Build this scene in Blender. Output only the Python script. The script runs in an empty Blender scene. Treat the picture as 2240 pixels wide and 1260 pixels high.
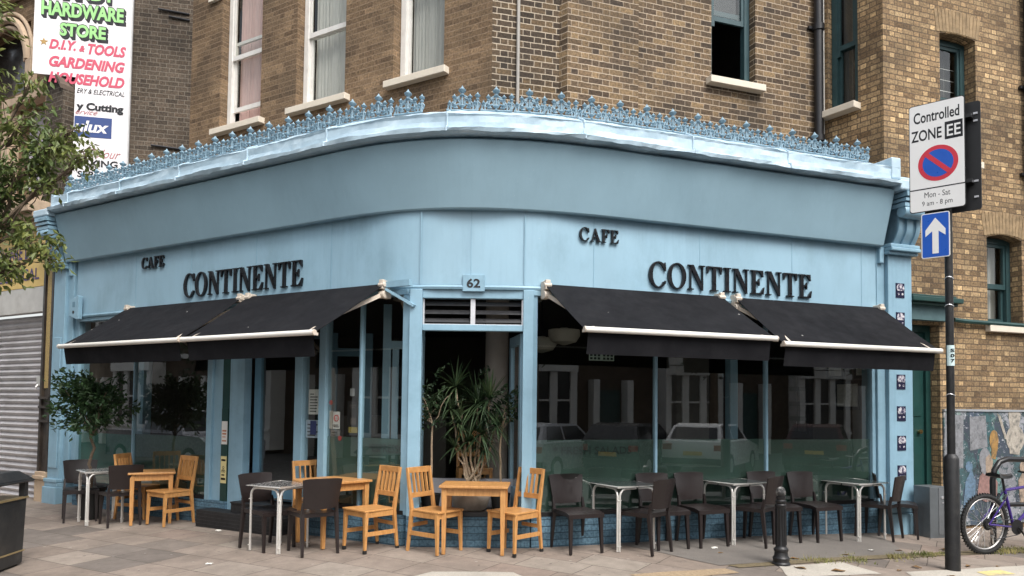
import bpy, bmesh, math, random
from mathutils import Vector, Matrix, noise
R = math.radians
random.seed(7)
S = bpy.context.scene
COL = S.collection

# ------------------------------------------------------------------ camera
cam = bpy.data.cameras.new("camera")
cam.sensor_width = 36.0
cam.lens = 1650 / 2240 * 36
cam.shift_y = (813 - 630) / 2240
cam.clip_end = 500
camo = bpy.data.objects.new("camera", cam)
camo.matrix_world = Matrix.Translation((0, 0, 1.6)) @ Matrix.Rotation(R(90) + math.atan(72 / 1650), 4, 'X') @ Matrix.Rotation(0.0118, 4, 'Z')
COL.objects.link(camo)
S.camera = camo

# ------------------------------------------------------------------ world, sun, exposure
SUN_EL, SUN_AZ = 52.0, 150.0          # azimuth clockwise from +Y
w = bpy.data.worlds.new("World")
S.world = w
w.use_nodes = True
nt = w.node_tree
bg = nt.nodes["Background"]
sky = nt.nodes.new("ShaderNodeTexSky")
sky.sky_type = 'NISHITA'
sky.sun_disc = False
sky.sun_elevation = R(SUN_EL)
sky.sun_rotation = R(SUN_AZ)
sky.air_density = 1.2
sky.dust_density = 4.0
hsv = nt.nodes.new("ShaderNodeHueSaturation")
hsv.inputs['Saturation'].default_value = 0.30
nt.links.new(sky.outputs[0], hsv.inputs['Color'])
nt.links.new(hsv.outputs[0], bg.inputs['Color'])
bg.inputs['Strength'].default_value = 0.15
sun = bpy.data.lights.new("sun", 'SUN')
sun.energy = 1.3
sun.angle = R(28)
sun.color = (1.0, 0.97, 0.93)
suno = bpy.data.objects.new("sun", sun)
az, el = R(SUN_AZ), R(SUN_EL)
sdir = Vector((math.sin(az) * math.cos(el), math.cos(az) * math.cos(el), math.sin(el)))
suno.rotation_euler = (-sdir).to_track_quat('-Z', 'Y').to_euler()
COL.objects.link(suno)
S.view_settings.view_transform = 'Standard'
S.view_settings.look = 'None'
S.view_settings.gamma = 1
S.view_settings.use_curve_mapping = False
S.view_settings.exposure = 0.86

# ------------------------------------------------------------------ plan of the corner
def unit(x, y):
    l = math.hypot(x, y); return (x / l, y / l)
A2, B2 = (-1.17, 8.57), (0.22, 8.57)
DL, DR = unit(-.854, .519), unit(.941, .339)
NL, NR = (-DL[1], DL[0]), (DR[1], -DR[0])      # outward (towards the street)

class Frame:
    def __init__(s, o, d, n):
        s.o, s.d, s.n = o, d, n
    def p(s, t, off=0, z=0):
        return Vector((s.o[0] + s.d[0] * t + s.n[0] * off, s.o[1] + s.d[1] * t + s.n[1] * off, z))
FL = Frame(A2, DL, NL)
FR = Frame(B2, DR, NR)
FD = Frame(A2, (1, 0), (0, -1))

def dist_n(x, y):
    ax, ay, bx, by = x - A2[0], y - A2[1], x - B2[0], y - B2[1]
    return max(ax * NL[0] + ay * NL[1], bx * NR[0] + by * NR[1], 8.57 - y)
def ground(x, y):
    tl = (x - A2[0]) * DL[0] + (y - A2[1]) * DL[1]
    tr = (x - B2[0]) * DR[0] + (y - B2[1]) * DR[1]
    return -.013 * min(max(tl, 0), 4.5) - .005 * max(tr, 0) - .02 * max(tr - 3, 0) - .03 * max(dist_n(x, y), 0)

# ------------------------------------------------------------------ object helpers
MW = {}
def tag(o, label=None, cat=None, group=None, kind=None):
    if label: o['label'] = label
    if cat: o['category'] = cat
    if group: o['group'] = group
    if kind: o['kind'] = kind
    return o
def thing(name, label, cat, loc=(0, 0, 0), rz=0.0, group=None):
    o = bpy.data.objects.new(name, None)
    COL.objects.link(o)
    o.location = loc
    o.rotation_euler = (0, 0, rz)
    o.empty_display_size = .1
    MW[o.name] = Matrix.Translation(loc) @ Matrix.Rotation(rz, 4, 'Z')
    return tag(o, label, cat, group)
def clone(root, loc, rz, label=None, group=None):
    r = root.copy(); COL.objects.link(r)
    r.location = loc; r.rotation_euler = (0, 0, rz)
    if label: r['label'] = label
    if group: r['group'] = group
    for ch in list(root.children):
        c = ch.copy(); COL.objects.link(c); c.parent = r
        for gch in list(ch.children):
            d = gch.copy(); COL.objects.link(d); d.parent = c
    return r

class MB:
    """collects shapes, then becomes one mesh object"""
    def __init__(s):
        s.v, s.f, s.m, s.uv = [], [], [], {}
    def face(s, pts, m=0, uv=None):
        i = len(s.v)
        s.v += [Vector(p) for p in pts]
        s.f.append(list(range(i, i + len(pts)))); s.m.append(m)
        if uv: s.uv[len(s.f) - 1] = uv
    def hexa(s, c, m=0):
        """8 corners: bottom ring 0-3, top ring 4-7"""
        i = len(s.v); s.v += [Vector(p) for p in c]
        for q in ((0, 3, 2, 1), (4, 5, 6, 7), (0, 1, 5, 4), (1, 2, 6, 5), (2, 3, 7, 6), (3, 0, 4, 7)):
            s.f.append([i + k for k in q]); s.m.append(m)
    def box(s, x0, x1, y0, y1, z0, z1, m=0):
        s.hexa([(x0, y0, z0), (x1, y0, z0), (x1, y1, z0), (x0, y1, z0), (x0, y0, z1), (x1, y0, z1), (x1, y1, z1), (x0, y1, z1)], m)
    def fbox(s, fr, t0, t1, o0, o1, z0, z1, m=0):
        p = fr.p
        s.hexa([p(t0, o0, z0), p(t1, o0, z0), p(t1, o1, z0), p(t0, o1, z0), p(t0, o0, z1), p(t1, o0, z1), p(t1, o1, z1), p(t0, o1, z1)], m)
    def bar(s, a, b, w0, h0, w1=None, h1=None, up=(0, 0, 1), m=0):
        """tapered rectangular bar from a to b"""
        a, b = Vector(a), Vector(b); w1 = w0 if w1 is None else w1; h1 = h0 if h1 is None else h1
        d = (b - a).normalized(); u = Vector(up)
        if abs(d.dot(u)) > .98: u = Vector((0, 1, 0))
        x = d.cross(u).normalized(); y = x.cross(d)
        c = []
        for q, ww, hh in ((a, w0, h0), (b, w1, h1)):
            c += [q - x * ww / 2 - y * hh / 2, q + x * ww / 2 - y * hh / 2, q + x * ww / 2 + y * hh / 2, q - x * ww / 2 + y * hh / 2]
        s.hexa(c, m)
    def tube(s, pts, r, n=8, m=0, cap=True, closed=False):
        pts = [Vector(p) for p in pts]; N = len(pts); i0 = len(s.v)
        rs = r if isinstance(r, (list, tuple)) else [r] * N
        prev = None
        for k, p in enumerate(pts):
            a = pts[(k - 1) % N] if (closed or k > 0) else p
            b = pts[(k + 1) % N] if (closed or k < N - 1) else p
            d = (b - a).normalized()
            if prev is None:
                u = Vector((0, 0, 1)) if abs(d.z) < .9 else Vector((1, 0, 0))
                x = d.cross(u).normalized()
            else:
                x = (prev - d * prev.dot(d)).normalized()
            prev = x; y = d.cross(x)
            for j in range(n):
                an = 2 * math.pi * j / n
                s.v.append(p + (x * math.cos(an) + y * math.sin(an)) * rs[k])
        for k in range(N if closed else N - 1):
            k2 = (k + 1) % N
            for j in range(n):
                j2 = (j + 1) % n
                s.f.append([i0 + k * n + j, i0 + k * n + j2, i0 + k2 * n + j2, i0 + k2 * n + j]); s.m.append(m)
        if cap and not closed:
            s.f.append([i0 + j for j in range(n)][::-1]); s.m.append(m)
            s.f.append([i0 + (N - 1) * n + j for j in range(n)]); s.m.append(m)
    def lathe(s, prof, n=16, o=(0, 0, 0), m=0, axis=None):
        """prof: (radius, height) list, about z (or a given matrix)"""
        i0 = len(s.v); o = Vector(o)
        for r, z in prof:
            for j in range(n):
                an = 2 * math.pi * j / n
                q = Vector((r * math.cos(an), r * math.sin(an), z))
                s.v.append(o + (axis @ q if axis else q))
        for k in range(len(prof) - 1):
            for j in range(n):
                j2 = (j + 1) % n
                s.f.append([i0 + k * n + j, i0 + k * n + j2, i0 + (k + 1) * n + j2, i0 + (k + 1) * n + j]); s.m.append(m)
        s.f.append([i0 + j for j in range(n)][::-1]); s.m.append(m)
        e = i0 + (len(prof) - 1) * n
        s.f.append([e + j for j in range(n)]); s.m.append(m)
    def prism(s, poly, M, d, m=0):
        """2-D polygon (local xy) extruded by d along local z, placed by matrix M"""
        n = len(poly); i = len(s.v)
        s.v += [M @ Vector((x, y, 0)) for x, y in poly] + [M @ Vector((x, y, d)) for x, y in poly]
        s.f.append([i + k for k in range(n)][::-1]); s.m.append(m)
        s.f.append([i + n + k for k in range(n)]); s.m.append(m)
        for k in range(n):
            k2 = (k + 1) % n
            s.f.append([i + k, i + k2, i + n + k2, i + n + k]); s.m.append(m)
    def grid(s, rows, m=0):
        """rows of equal-length point lists"""
        i = len(s.v); c = len(rows[0])
        for r in rows: s.v += [Vector(p) for p in r]
        for a in range(len(rows) - 1):
            for b in range(c - 1):
                s.f.append([i + a * c + b, i + a * c + b + 1, i + (a + 1) * c + b + 1, i + (a + 1) * c + b]); s.m.append(m)
    def build(s, name, mats, parent=None, world=True, smooth=False, label=None, kind=None, recalc=True, bevel=0):
        me = bpy.data.meshes.new(name)
        inv = None
        if parent is not None and world:
            inv = MW[parent.name].inverted()
        me.from_pydata([inv @ p if inv else p for p in s.v], [], s.f)
        if not isinstance(mats, (list, tuple)): mats = [mats]
        for mm in mats: me.materials.append(mm)
        me.polygons.foreach_set('material_index', s.m)
        if s.uv:
            ul = me.uv_layers.new(name='UVMap')
            for fi, uvs in s.uv.items():
                p = me.polygons[fi]
                for k, li in enumerate(p.loop_indices): ul.data[li].uv = uvs[k]
        if recalc:
            bm = bmesh.new(); bm.from_mesh(me)
            bmesh.ops.recalc_face_normals(bm, faces=bm.faces)
            bm.to_mesh(me); bm.free()
        if smooth:
            me.polygons.foreach_set('use_smooth', [True] * len(me.polygons))
            try: me.set_sharp_from_angle(angle=R(38))
            except Exception: pass
        me.update()
        o = bpy.data.objects.new(name, me)
        COL.objects.link(o)
        if parent is not None:
            o.parent = parent
            MW[o.name] = MW.get(parent.name, Matrix.Identity(4))
        else:
            MW[o.name] = Matrix.Identity(4)
        if bevel:
            b = o.modifiers.new('bevel', 'BEVEL'); b.width = bevel; b.segments = 2; b.limit_method = 'ANGLE'
        if label: o['label'] = label
        if kind: o['kind'] = kind
        return o
def own(o, loc=None):
    """put the origin of a single-mesh thing at its own base"""
    vs = o.data.vertices
    if loc is None:
        xs = [v.co.x for v in vs]; ys = [v.co.y for v in vs]; zs = [v.co.z for v in vs]
        loc = Vector(((min(xs) + max(xs)) / 2, (min(ys) + max(ys)) / 2, min(zs)))
    loc = Vector(loc)
    o.data.transform(Matrix.Translation(-loc)); o.location = loc
    return o

def place(fr, t, off, z, flip):
    """matrix: local x runs to the viewer's right along the facade, y up, z out"""
    d = Vector((-fr.d[0], -fr.d[1], 0)) if flip else Vector((fr.d[0], fr.d[1], 0))
    n = Vector((fr.n[0], fr.n[1], 0)); o = fr.p(t, off, z)
    return Matrix(((d.x, 0, n.x, o.x), (d.y, 0, n.y, o.y), (0, 1, 0, o.z), (0, 0, 0, 1)))

def text_into(mb, s, M, x, y, wd, ht, depth=.004, m=0, shear=0, bold=0):
    """lettering fitted into the box (x, y, wd, ht) of the plane M"""
    cu = bpy.data.curves.new('lettering', 'FONT'); cu.body = s; cu.size = 1; cu.shear = shear; cu.offset = bold
    cu.resolution_u = 3
    ob = bpy.data.objects.new('lettering', cu)
    me = bpy.data.meshes.new_from_object(ob)
    xs = [v.co.x for v in me.vertices]; ys = [v.co.y for v in me.vertices]
    if not xs: return
    x0, x1, y0, y1 = min(xs), max(xs), min(ys), max(ys)
    kx, ky = wd / (x1 - x0), ht / (y1 - y0)
    i = len(mb.v)
    for v in me.vertices:
        mb.v.append(M @ Vector((x + (v.co.x - x0) * kx, y + (v.co.y - y0) * ky, depth)))
    for p in me.polygons:
        mb.f.append([i + k for k in p.vertices]); mb.m.append(m)
    bpy.data.objects.remove(ob); bpy.data.curves.remove(cu); bpy.data.meshes.remove(me)

# ------------------------------------------------------------------ materials
MATS = {}
def nodes(name):
    m = bpy.data.materials.new(name); m.use_nodes = True
    t = m.node_tree; b = t.nodes['Principled BSDF']
    return m, t, b
def N(t, kind, **kw):
    n = t.nodes.new(kind)
    for k, v in kw.items():
        if k in n.inputs: n.inputs[k].default_value = v
        else: setattr(n, k, v)
    return n
def math_n(t, op, a, b=None, clamp=False):
    n = t.nodes.new('ShaderNodeMath'); n.operation = op; n.use_clamp = clamp
    for i, q in enumerate((a, b)):
        if q is None: continue
        if isinstance(q, (int, float)): n.inputs[i].default_value = q
        else: t.links.new(q, n.inputs[i])
    return n.outputs[0]
def mix_c(t, fac, a, b, mode='MIX'):
    n = t.nodes.new('ShaderNodeMix'); n.data_type = 'RGBA'; n.blend_type = mode
    for sock, q in ((n.inputs[0], fac), (n.inputs[6], a), (n.inputs[7], b)):
        if isinstance(q, (int, float)): sock.default_value = q
        elif isinstance(q, tuple): sock.default_value = (*q[:3], 1)
        else: t.links.new(q, sock)
    return n.outputs[2]
def ramp(t, fac, stops):
    n = t.nodes.new('ShaderNodeValToRGB')
    while len(n.color_ramp.elements) < len(stops): n.color_ramp.elements.new(.5)
    for e, (p, c) in zip(n.color_ramp.elements, stops):
        e.position = p; e.color = (*c, 1) if len(c) == 3 else c
    t.links.new(fac, n.inputs[0]); return n.outputs[0]
def pos(t):
    return t.nodes.new('ShaderNodeNewGeometry').outputs['Position']
def noise_n(t, scale, detail=4, rough=.6, vec=None, stretch=None):
    v = vec if vec is not None else pos(t)
    if stretch:
        mp = N(t, 'ShaderNodeMapping'); mp.inputs['Scale'].default_value = stretch
        t.links.new(v, mp.inputs[0]); v = mp.outputs[0]
    n = N(t, 'ShaderNodeTexNoise'); n.inputs['Scale'].default_value = scale
    n.inputs['Detail'].default_value = detail; n.inputs['Roughness'].default_value = rough
    t.links.new(v, n.inputs['Vector']); return n.outputs[0]
def bump(t, b, h, strength=.3, dist=.01):
    n = N(t, 'ShaderNodeBump'); n.inputs['Strength'].default_value = strength; n.inputs['Distance'].default_value = dist
    t.links.new(h, n.inputs['Height']); t.links.new(n.outputs[0], b.inputs['Normal'])

def simple(name, col, rough=.5, metal=0.0, var=.12, nscale=6.0, bmp=0.0, bscale=60, spec=.5, dirt=None, dirt_amt=.5, dscale=2.5, stretch=None):
    """painted / plain surface: colour with cloudy variation, optional dirt patches, optional bump"""
    m, t, b = nodes(name)
    f = noise_n(t, nscale, 5, .65, stretch=stretch)
    lo = tuple(c * (1 - var) for c in col); hi = tuple(min(1, c * (1 + var)) for c in col)
    c = ramp(t, f, [(.3, lo), (.7, hi)])
    if dirt:
        d = noise_n(t, dscale, 7, .7, stretch=stretch)
        k = ramp(t, d, [(.5, (0, 0, 0)), (.72, (dirt_amt,) * 3)])
        c = mix_c(t, k, c, dirt)
    t.links.new(c, b.inputs['Base Color'])
    rr = ramp(t, noise_n(t, nscale * 2.3, 4), [(.3, (max(0, rough - .08),) * 3), (.7, (min(1, rough + .1),) * 3)])
    t.links.new(rr, b.inputs['Roughness'])
    b.inputs['Metallic'].default_value = metal
    b.inputs['Specular IOR Level'].default_value = spec
    if bmp: bump(t, b, noise_n(t, bscale, 4), bmp, .01)
    return m

def streaks(m, amt=.22, sc=2.2, dark=(.62, .66, .70)):
    t = m.node_tree; b = t.nodes['Principled BSDF']; l = b.inputs['Base Color'].links[0].from_socket
    f = noise_n(t, sc, 6, .7, stretch=(5, 5, .35)); g_ = noise_n(t, .8, 4, .6)
    k = math_n(t, 'MULTIPLY', ramp(t, f, [(.46, (0, 0, 0)), (.68, (1, 1, 1))]), ramp(t, g_, [(.4, (0, 0, 0)), (.6, (amt,) * 3)]))
    c = mix_c(t, k, l, mix_c(t, 1.0, l, dark, 'MULTIPLY'))
    ch = noise_n(t, 26, 3, .6); c = mix_c(t, ramp(t, ch, [(.735, (0, 0, 0)), (.75, (.55,) * 3)]), c, (.46, .55, .60))
    t.links.new(c, b.inputs['Base Color'])
def brick(name, cols, mortar, ch=.0775, grime=(.03, .028, .025), gr_amt=.5, mw=.010, mort_var=.25, perp=.55, heads=False):
    """Flemish bond on a UV map in metres; every brick gets its own tone"""
    m, t, b = nodes(name)
    uv = N(t, 'ShaderNodeUVMap').outputs[0]
    wob = N(t, 'ShaderNodeTexNoise'); wob.inputs['Scale'].default_value = 9
    t.links.new(uv, wob.inputs['Vector'])
    sx = N(t, 'ShaderNodeSeparateXYZ'); t.links.new(uv, sx.inputs[0])
    wn = math_n(t, 'MULTIPLY', math_n(t, 'SUBTRACT', wob.outputs[0], .5), .016)
    u = math_n(t, 'ADD', sx.outputs[0], wn); v = math_n(t, 'ADD', sx.outputs[1], math_n(t, 'MULTIPLY', wn, .7))
    row = math_n(t, 'FLOOR', math_n(t, 'DIVIDE', v, ch))
    rv = math_n(t, 'SUBTRACT', v, math_n(t, 'MULTIPLY', row, ch))
    par = math_n(t, 'MODULO', math_n(t, 'ADD', row, 1000.0), 2.0)
    uu = math_n(t, 'ADD', math_n(t, 'ADD', u, math_n(t, 'MULTIPLY', par, .155)), 400 * .31)
    cell = math_n(t, 'FLOOR', math_n(t, 'DIVIDE', uu, .31))
    ru = math_n(t, 'SUBTRACT', uu, math_n(t, 'MULTIPLY', cell, .31))
    head = math_n(t, 'GREATER_THAN', ru, .206)
    idv = N(t, 'ShaderNodeCombineXYZ')
    t.links.new(math_n(t, 'ADD', math_n(t, 'MULTIPLY', cell, 2.0), head), idv.inputs[0]); t.links.new(row, idv.inputs[1])
    wnz = N(t, 'ShaderNodeTexWhiteNoise'); wnz.noise_dimensions = '2D'; t.links.new(idv.outputs[0], wnz.inputs['Vector'])
    # mortar mask
    e1 = math_n(t, 'LESS_THAN', rv, mw)
    e2 = math_n(t, 'LESS_THAN', ru, mw)
    e3 = math_n(t, 'MULTIPLY', head, math_n(t, 'LESS_THAN', math_n(t, 'SUBTRACT', ru, .206), mw))
    mort = math_n(t, 'MAXIMUM', e1, math_n(t, 'MULTIPLY', math_n(t, 'MAXIMUM', e2, e3), perp))
    n = len(cols)
    c = ramp(t, wnz.outputs['Value'], [(i / (n - 1) if n > 1 else 0, q) for i, q in enumerate(cols)])
    rwn = N(t, 'ShaderNodeTexWhiteNoise'); rwn.noise_dimensions = '1D'; t.links.new(row, rwn.inputs['W'])
    c = mix_c(t, .8, c, ramp(t, rwn.outputs['Value'], [(0, (.72,) * 3), (1, (1.2,) * 3)]), 'MULTIPLY')
    if heads: c = mix_c(t, math_n(t, 'MULTIPLY', head, math_n(t, 'GREATER_THAN', wnz.outputs['Value'], .35)), c, mix_c(t, 1.0, c, (1.45, 1.42, 1.35), 'MULTIPLY'))
    P = N(t, 'ShaderNodeTexNoise'); P.inputs['Scale'].default_value = 34; P.inputs['Detail'].default_value = 5
    t.links.new(uv, P.inputs['Vector'])
    c = mix_c(t, .75, c, ramp(t, P.outputs[0], [(.28, (.35, .35, .35)), (.5, (1, 1, 1)), (.74, (1.7, 1.6, 1.45))]), 'MULTIPLY')
    big = N(t, 'ShaderNodeTexNoise'); big.inputs['Scale'].default_value = 1.1; big.inputs['Detail'].default_value = 6
    t.links.new(uv, big.inputs['Vector'])
    c = mix_c(t, ramp(t, big.outputs[0], [(.42, (0, 0, 0)), (.7, (gr_amt,) * 3)]), c, grime)
    mc = mix_c(t, .8, mortar, ramp(t, P.outputs[0], [(.3, (1 - mort_var,) * 3), (.7, (1 + mort_var,) * 3)]), 'MULTIPLY')
    mc = mix_c(t, ramp(t, big.outputs[0], [(.42, (0, 0, 0)), (.75, (gr_amt * .8,) * 3)]), mc, grime)
    c = mix_c(t, mort, c, mc)
    hs = N(t, 'ShaderNodeHueSaturation'); hs.inputs['Saturation'].default_value = .93; hs.inputs['Value'].default_value = 1.06; t.links.new(c, hs.inputs['Color']); c = hs.outputs[0]
    t.links.new(c, b.inputs['Base Color']); b.inputs['Roughness'].default_value = .9
    b.inputs['Specular IOR Level'].default_value = .2
    h = math_n(t, 'ADD', math_n(t, 'MULTIPLY', math_n(t, 'SUBTRACT', 1.0, mort), .7), math_n(t, 'MULTIPLY', P.outputs[0], .5))
    bump(t, b, h, .6, .012)
    return m

def glass(name, tint=(.86, .9, .88), f0=.08):
    m = bpy.data.materials.new(name); m.use_nodes = True
    t = m.node_tree; t.nodes.clear()
    out = N(t, 'ShaderNodeOutputMaterial'); mx = N(t, 'ShaderNodeMixShader')
    tr = N(t, 'ShaderNodeBsdfTransparent'); tr.inputs[0].default_value = (*tint, 1)
    gl = N(t, 'ShaderNodeBsdfGlossy'); gl.inputs['Roughness'].default_value = .01
    gl.inputs[0].default_value = (.95, .97, .97, 1)
    lw = N(t, 'ShaderNodeLayerWeight'); lw.inputs[0].default_value = .5
    bp = N(t, 'ShaderNodeBump'); bp.inputs['Strength'].default_value = .02; bp.inputs['Distance'].default_value = .02
    t.links.new(noise_n(t, 1.3, 2), bp.inputs['Height'])
    t.links.new(bp.outputs[0], gl.inputs['Normal'])
    f = math_n(t, 'ADD', math_n(t, 'MULTIPLY', math_n(t, 'POWER', lw.outputs['Facing'], 5.0), 1 - f0), f0, True)
    t.links.new(f, mx.inputs[0]); t.links.new(tr.outputs[0], mx.inputs[1]); t.links.new(gl.outputs[0], mx.inputs[2])
    t.links.new(mx.outputs[0], out.inputs[0])
    return m

BLUE = (.245, .40, .50)
M_sign = simple('sign_board_paint', (.285, .445, .545), .42, var=.09, nscale=1.3, dirt=(.17, .28, .34), dirt_amt=.55, dscale=1.2, stretch=(1, 1, .55), bmp=.05, bscale=5)
M_blue = simple('blue_gloss_paint', BLUE, .4, var=.08, nscale=3, bmp=.05, bscale=40, dirt=(.12, .22, .28), dirt_amt=.35)
M_cant = simple('canted_board_paint', (.262, .395, .468), .5, var=.08, nscale=.9, bmp=.03, bscale=6)
M_lead = simple('painted_lead', (.44, .575, .665), .42, var=.10, nscale=4, spec=.5, bmp=.3, bscale=8, dirt=(.64, .73, .78), dirt_amt=.55, dscale=4)
M_crest = simple('painted_cast_iron', (.23, .345, .42), .5, var=.2, nscale=30, dirt=(.11, .16, .2), dirt_amt=.5, dscale=14)
for _m, _a in ((M_sign, .30), (M_blue, .4), (M_cant, .16)): streaks(_m, _a)
M_dkblue = simple('weathered_blue_brick_paint', (.115, .225, .31), .55, var=.2, nscale=5, bmp=.2, bscale=20)
M_black = simple('black_paint', (.012, .012, .013), .4, var=.2, bmp=.05)
M_letter = simple('black_letter_gloss', (.006, .006, .008), .3, var=.1)
M_fabric = simple('black_awning_fabric', (.0085, .0085, .0105), .85, var=.2, nscale=3, bmp=.2, bscale=300, spec=.18, dirt=(.016, .0155, .017), dirt_amt=.6, dscale=3)
_t = M_fabric.node_tree; _b = _t.nodes['Principled BSDF']; _l = _b.inputs['Base Color'].links[0].from_socket
_v = N(_t, 'ShaderNodeTexVoronoi'); _v.inputs['Scale'].default_value = 2.6; _t.links.new(pos(_t), _v.inputs['Vector'])
_t.links.new(mix_c(_t, math_n(_t, 'MULTIPLY', math_n(_t, 'LESS_THAN', _v.outputs['Distance'], .028), .8), _l, (.45, .44, .42)), _b.inputs['Base Color'])
M_white = simple('white_enamel', (.78, .75, .69), .4, var=.04)
M_cream = simple('cream_enamel', (.62, .54, .45), .45, var=.1, nscale=20)
M_wood = None
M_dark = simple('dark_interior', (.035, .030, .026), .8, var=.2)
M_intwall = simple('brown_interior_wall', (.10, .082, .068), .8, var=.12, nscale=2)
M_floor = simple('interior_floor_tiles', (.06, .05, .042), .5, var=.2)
M_green = simple('dark_green_paint', (.012, .05, .045), .4, var=.15, nscale=4, bmp=.05)
M_green2 = simple('faded_green_paint', (.07, .13, .14), .6, var=.15)
M_film = None
M_steel = simple('brushed_steel', (.78, .76, .72), .38, metal=.65, var=.05, nscale=40)
M_plastic = simple('brown_plastic', (.0175, .0125, .0122), .36, var=.12, nscale=12, bmp=.03, bscale=200)
M_lwindow = simple('white_window_paint', (.72, .70, .66), .5, var=.06, dirt=(.5, .45, .4), dirt_amt=.4, dscale=5)
M_stone = simple('painted_stone_sill', (.70, .63, .52), .7, var=.1, nscale=6, bmp=.15, bscale=50, dirt=(.4, .36, .3), dirt_amt=.4, dscale=6)
M_sand = simple('sandstone', (.48, .36, .25), .85, var=.15, nscale=5, bmp=.3, bscale=30, dirt=(.16, .11, .08), dirt_amt=.7)
M_curtain = simple('net_curtain', (.50, .49, .46), .9, var=.12, nscale=4, stretch=(18, 18, 1.2))
M_pinkcurtain = simple('pink_curtain', (.60, .42, .39), .9, var=.1, nscale=4, stretch=(18, 18, 1.2))
M_glass = glass('shop_glass', (.84, .87, .85), .19)
M_uglass = glass('window_glass', (.88, .90, .88), .06)
M_leaf = None
M_pot = simple('stone_pot', (.42, .36, .30), .8, var=.2, nscale=7, bmp=.2, bscale=60)
M_blkpot = simple('black_plastic_pot', (.014, .014, .014), .5)
M_bark = simple('bark', (.13, .095, .065), .9, var=.3, nscale=20, bmp=.5, bscale=60)
M_palebark = simple('pale_stem', (.30, .23, .16), .9, var=.25, nscale=25, bmp=.3, bscale=60)
M_tyre = simple('tyre_rubber', (.016, .016, .016), .8, var=.2, bmp=.3, bscale=120)
M_paper = simple('paper', (.72, .71, .68), .8, var=.05)
M_yellow = simple('yellow_paper', (.72, .62, .30), .8, var=.06)

def wood_mat():
    m, t, b = nodes('honey_beech')
    tc = N(t, 'ShaderNodeTexCoord'); oi = N(t, 'ShaderNodeObjectInfo')
    ad = N(t, 'ShaderNodeVectorMath', operation='ADD'); t.links.new(tc.outputs['Object'], ad.inputs[0]); t.links.new(oi.outputs['Random'], ad.inputs[1])
    f = noise_n(t, 9, 5, .6, vec=ad.outputs[0], stretch=(6, 1.2, 1.2))
    c = ramp(t, f, [(.25, (.40, .185, .058)), (.6, (.56, .285, .098)), (.8, (.62, .34, .13))])
    c = mix_c(t, ramp(t, noise_n(t, 3, 5), [(.5, (0, 0, 0)), (.8, (.4, .4, .4))]), c, (.30, .14, .05))
    t.links.new(c, b.inputs['Base Color']); b.inputs['Roughness'].default_value = .42
    return m
M_wood = wood_mat()
def film_mat(name, c, clear):
    m = bpy.data.materials.new(name); m.use_nodes = True
    t = m.node_tree; b = t.nodes['Principled BSDF']; out = t.nodes['Material Output']
    cc = ramp(t, noise_n(t, 1.6, 5), [(.3, tuple(q * .65 for q in c)), (.7, tuple(q * 1.25 for q in c))])
    t.links.new(cc, b.inputs['Base Color']); b.inputs['Roughness'].default_value = .7
    tr = N(t, 'ShaderNodeBsdfTransparent'); tr.inputs[0].default_value = (.55, .8, .72, 1)
    mx = N(t, 'ShaderNodeMixShader'); mx.inputs[0].default_value = clear
    t.links.new(b.outputs[0], mx.inputs[1]); t.links.new(tr.outputs[0], mx.inputs[2]); t.links.new(mx.outputs[0], out.inputs[0])
    return m
M_film = film_mat('green_window_film', (.058, .112, .090), .25)
M_film2 = film_mat('teal_window_film', (.05, .19, .15), .2)
def leaf_mat(name, a, b_, c_):
    m, t, b = nodes(name)
    n = noise_n(t, 7, 3); n2 = noise_n(t, 1.7, 3)
    c = ramp(t, n, [(.3, a), (.55, b_), (.75, c_)])
    c = mix_c(t, ramp(t, n2, [(.4, (0, 0, 0)), (.65, (.55,) * 3)]), c, c_)
    t.links.new(c, b.inputs['Base Color']); b.inputs['Roughness'].default_value = .5
    tl = N(t, 'ShaderNodeBsdfTranslucent'); t.links.new(c, tl.inputs[0])
    mx = N(t, 'ShaderNodeMixShader'); mx.inputs[0].default_value = .25
    t.links.new(b.outputs[0], mx.inputs[1]); t.links.new(tl.outputs[0], mx.inputs[2]); t.links.new(mx.outputs[0], t.nodes['Material Output'].inputs[0])
    return m
M_leaf = leaf_mat('street_tree_leaves', (.045, .08, .022), (.10, .145, .04), (.30, .31, .08))
M_laurel = leaf_mat('laurel_leaves', (.010, .025, .012), (.020, .045, .018), (.045, .08, .03))
M_laurel2 = leaf_mat('glossy_laurel_leaves', (.014, .038, .014), (.028, .065, .022), (.06, .115, .04))
M_drac = leaf_mat('dracaena_leaves', (.012, .030, .013), (.028, .058, .024), (.085, .12, .05))

M_brickL = brick('brown_stock_brick', [(.125, .08, .046), (.175, .115, .064), (.215, .142, .08), (.15, .098, .056), (.19, .126, .07), (.25, .165, .092)], (.27, .19, .122), ch=.081, gr_amt=.5, mw=.010, perp=.4)
M_brickR = brick('sooty_stock_brick', [(.06, .045, .034), (.115, .08, .05), (.085, .06, .042), (.19, .128, .068), (.125, .086, .052), (.25, .17, .088), (.15, .10, .058)], (.46, .37, .27), ch=.081, gr_amt=.5, mw=.011)
M_brickC = brick('black_soot_brick', [(.04, .032, .025), (.075, .055, .038), (.055, .04, .03), (.14, .094, .05), (.085, .06, .04), (.17, .115, .06)], (.48, .40, .30), ch=.081, gr_amt=.4, mw=.012, perp=.75)
M_brickW = brick('yellow_stock_brick', [(.17, .108, .056), (.26, .172, .088), (.34, .232, .118), (.22, .145, .074), (.40, .28, .145), (.29, .195, .10), (.20, .13, .068)], (.12, .084, .054), gr_amt=.55, mw=.015, perp=.9, heads=True)
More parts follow.
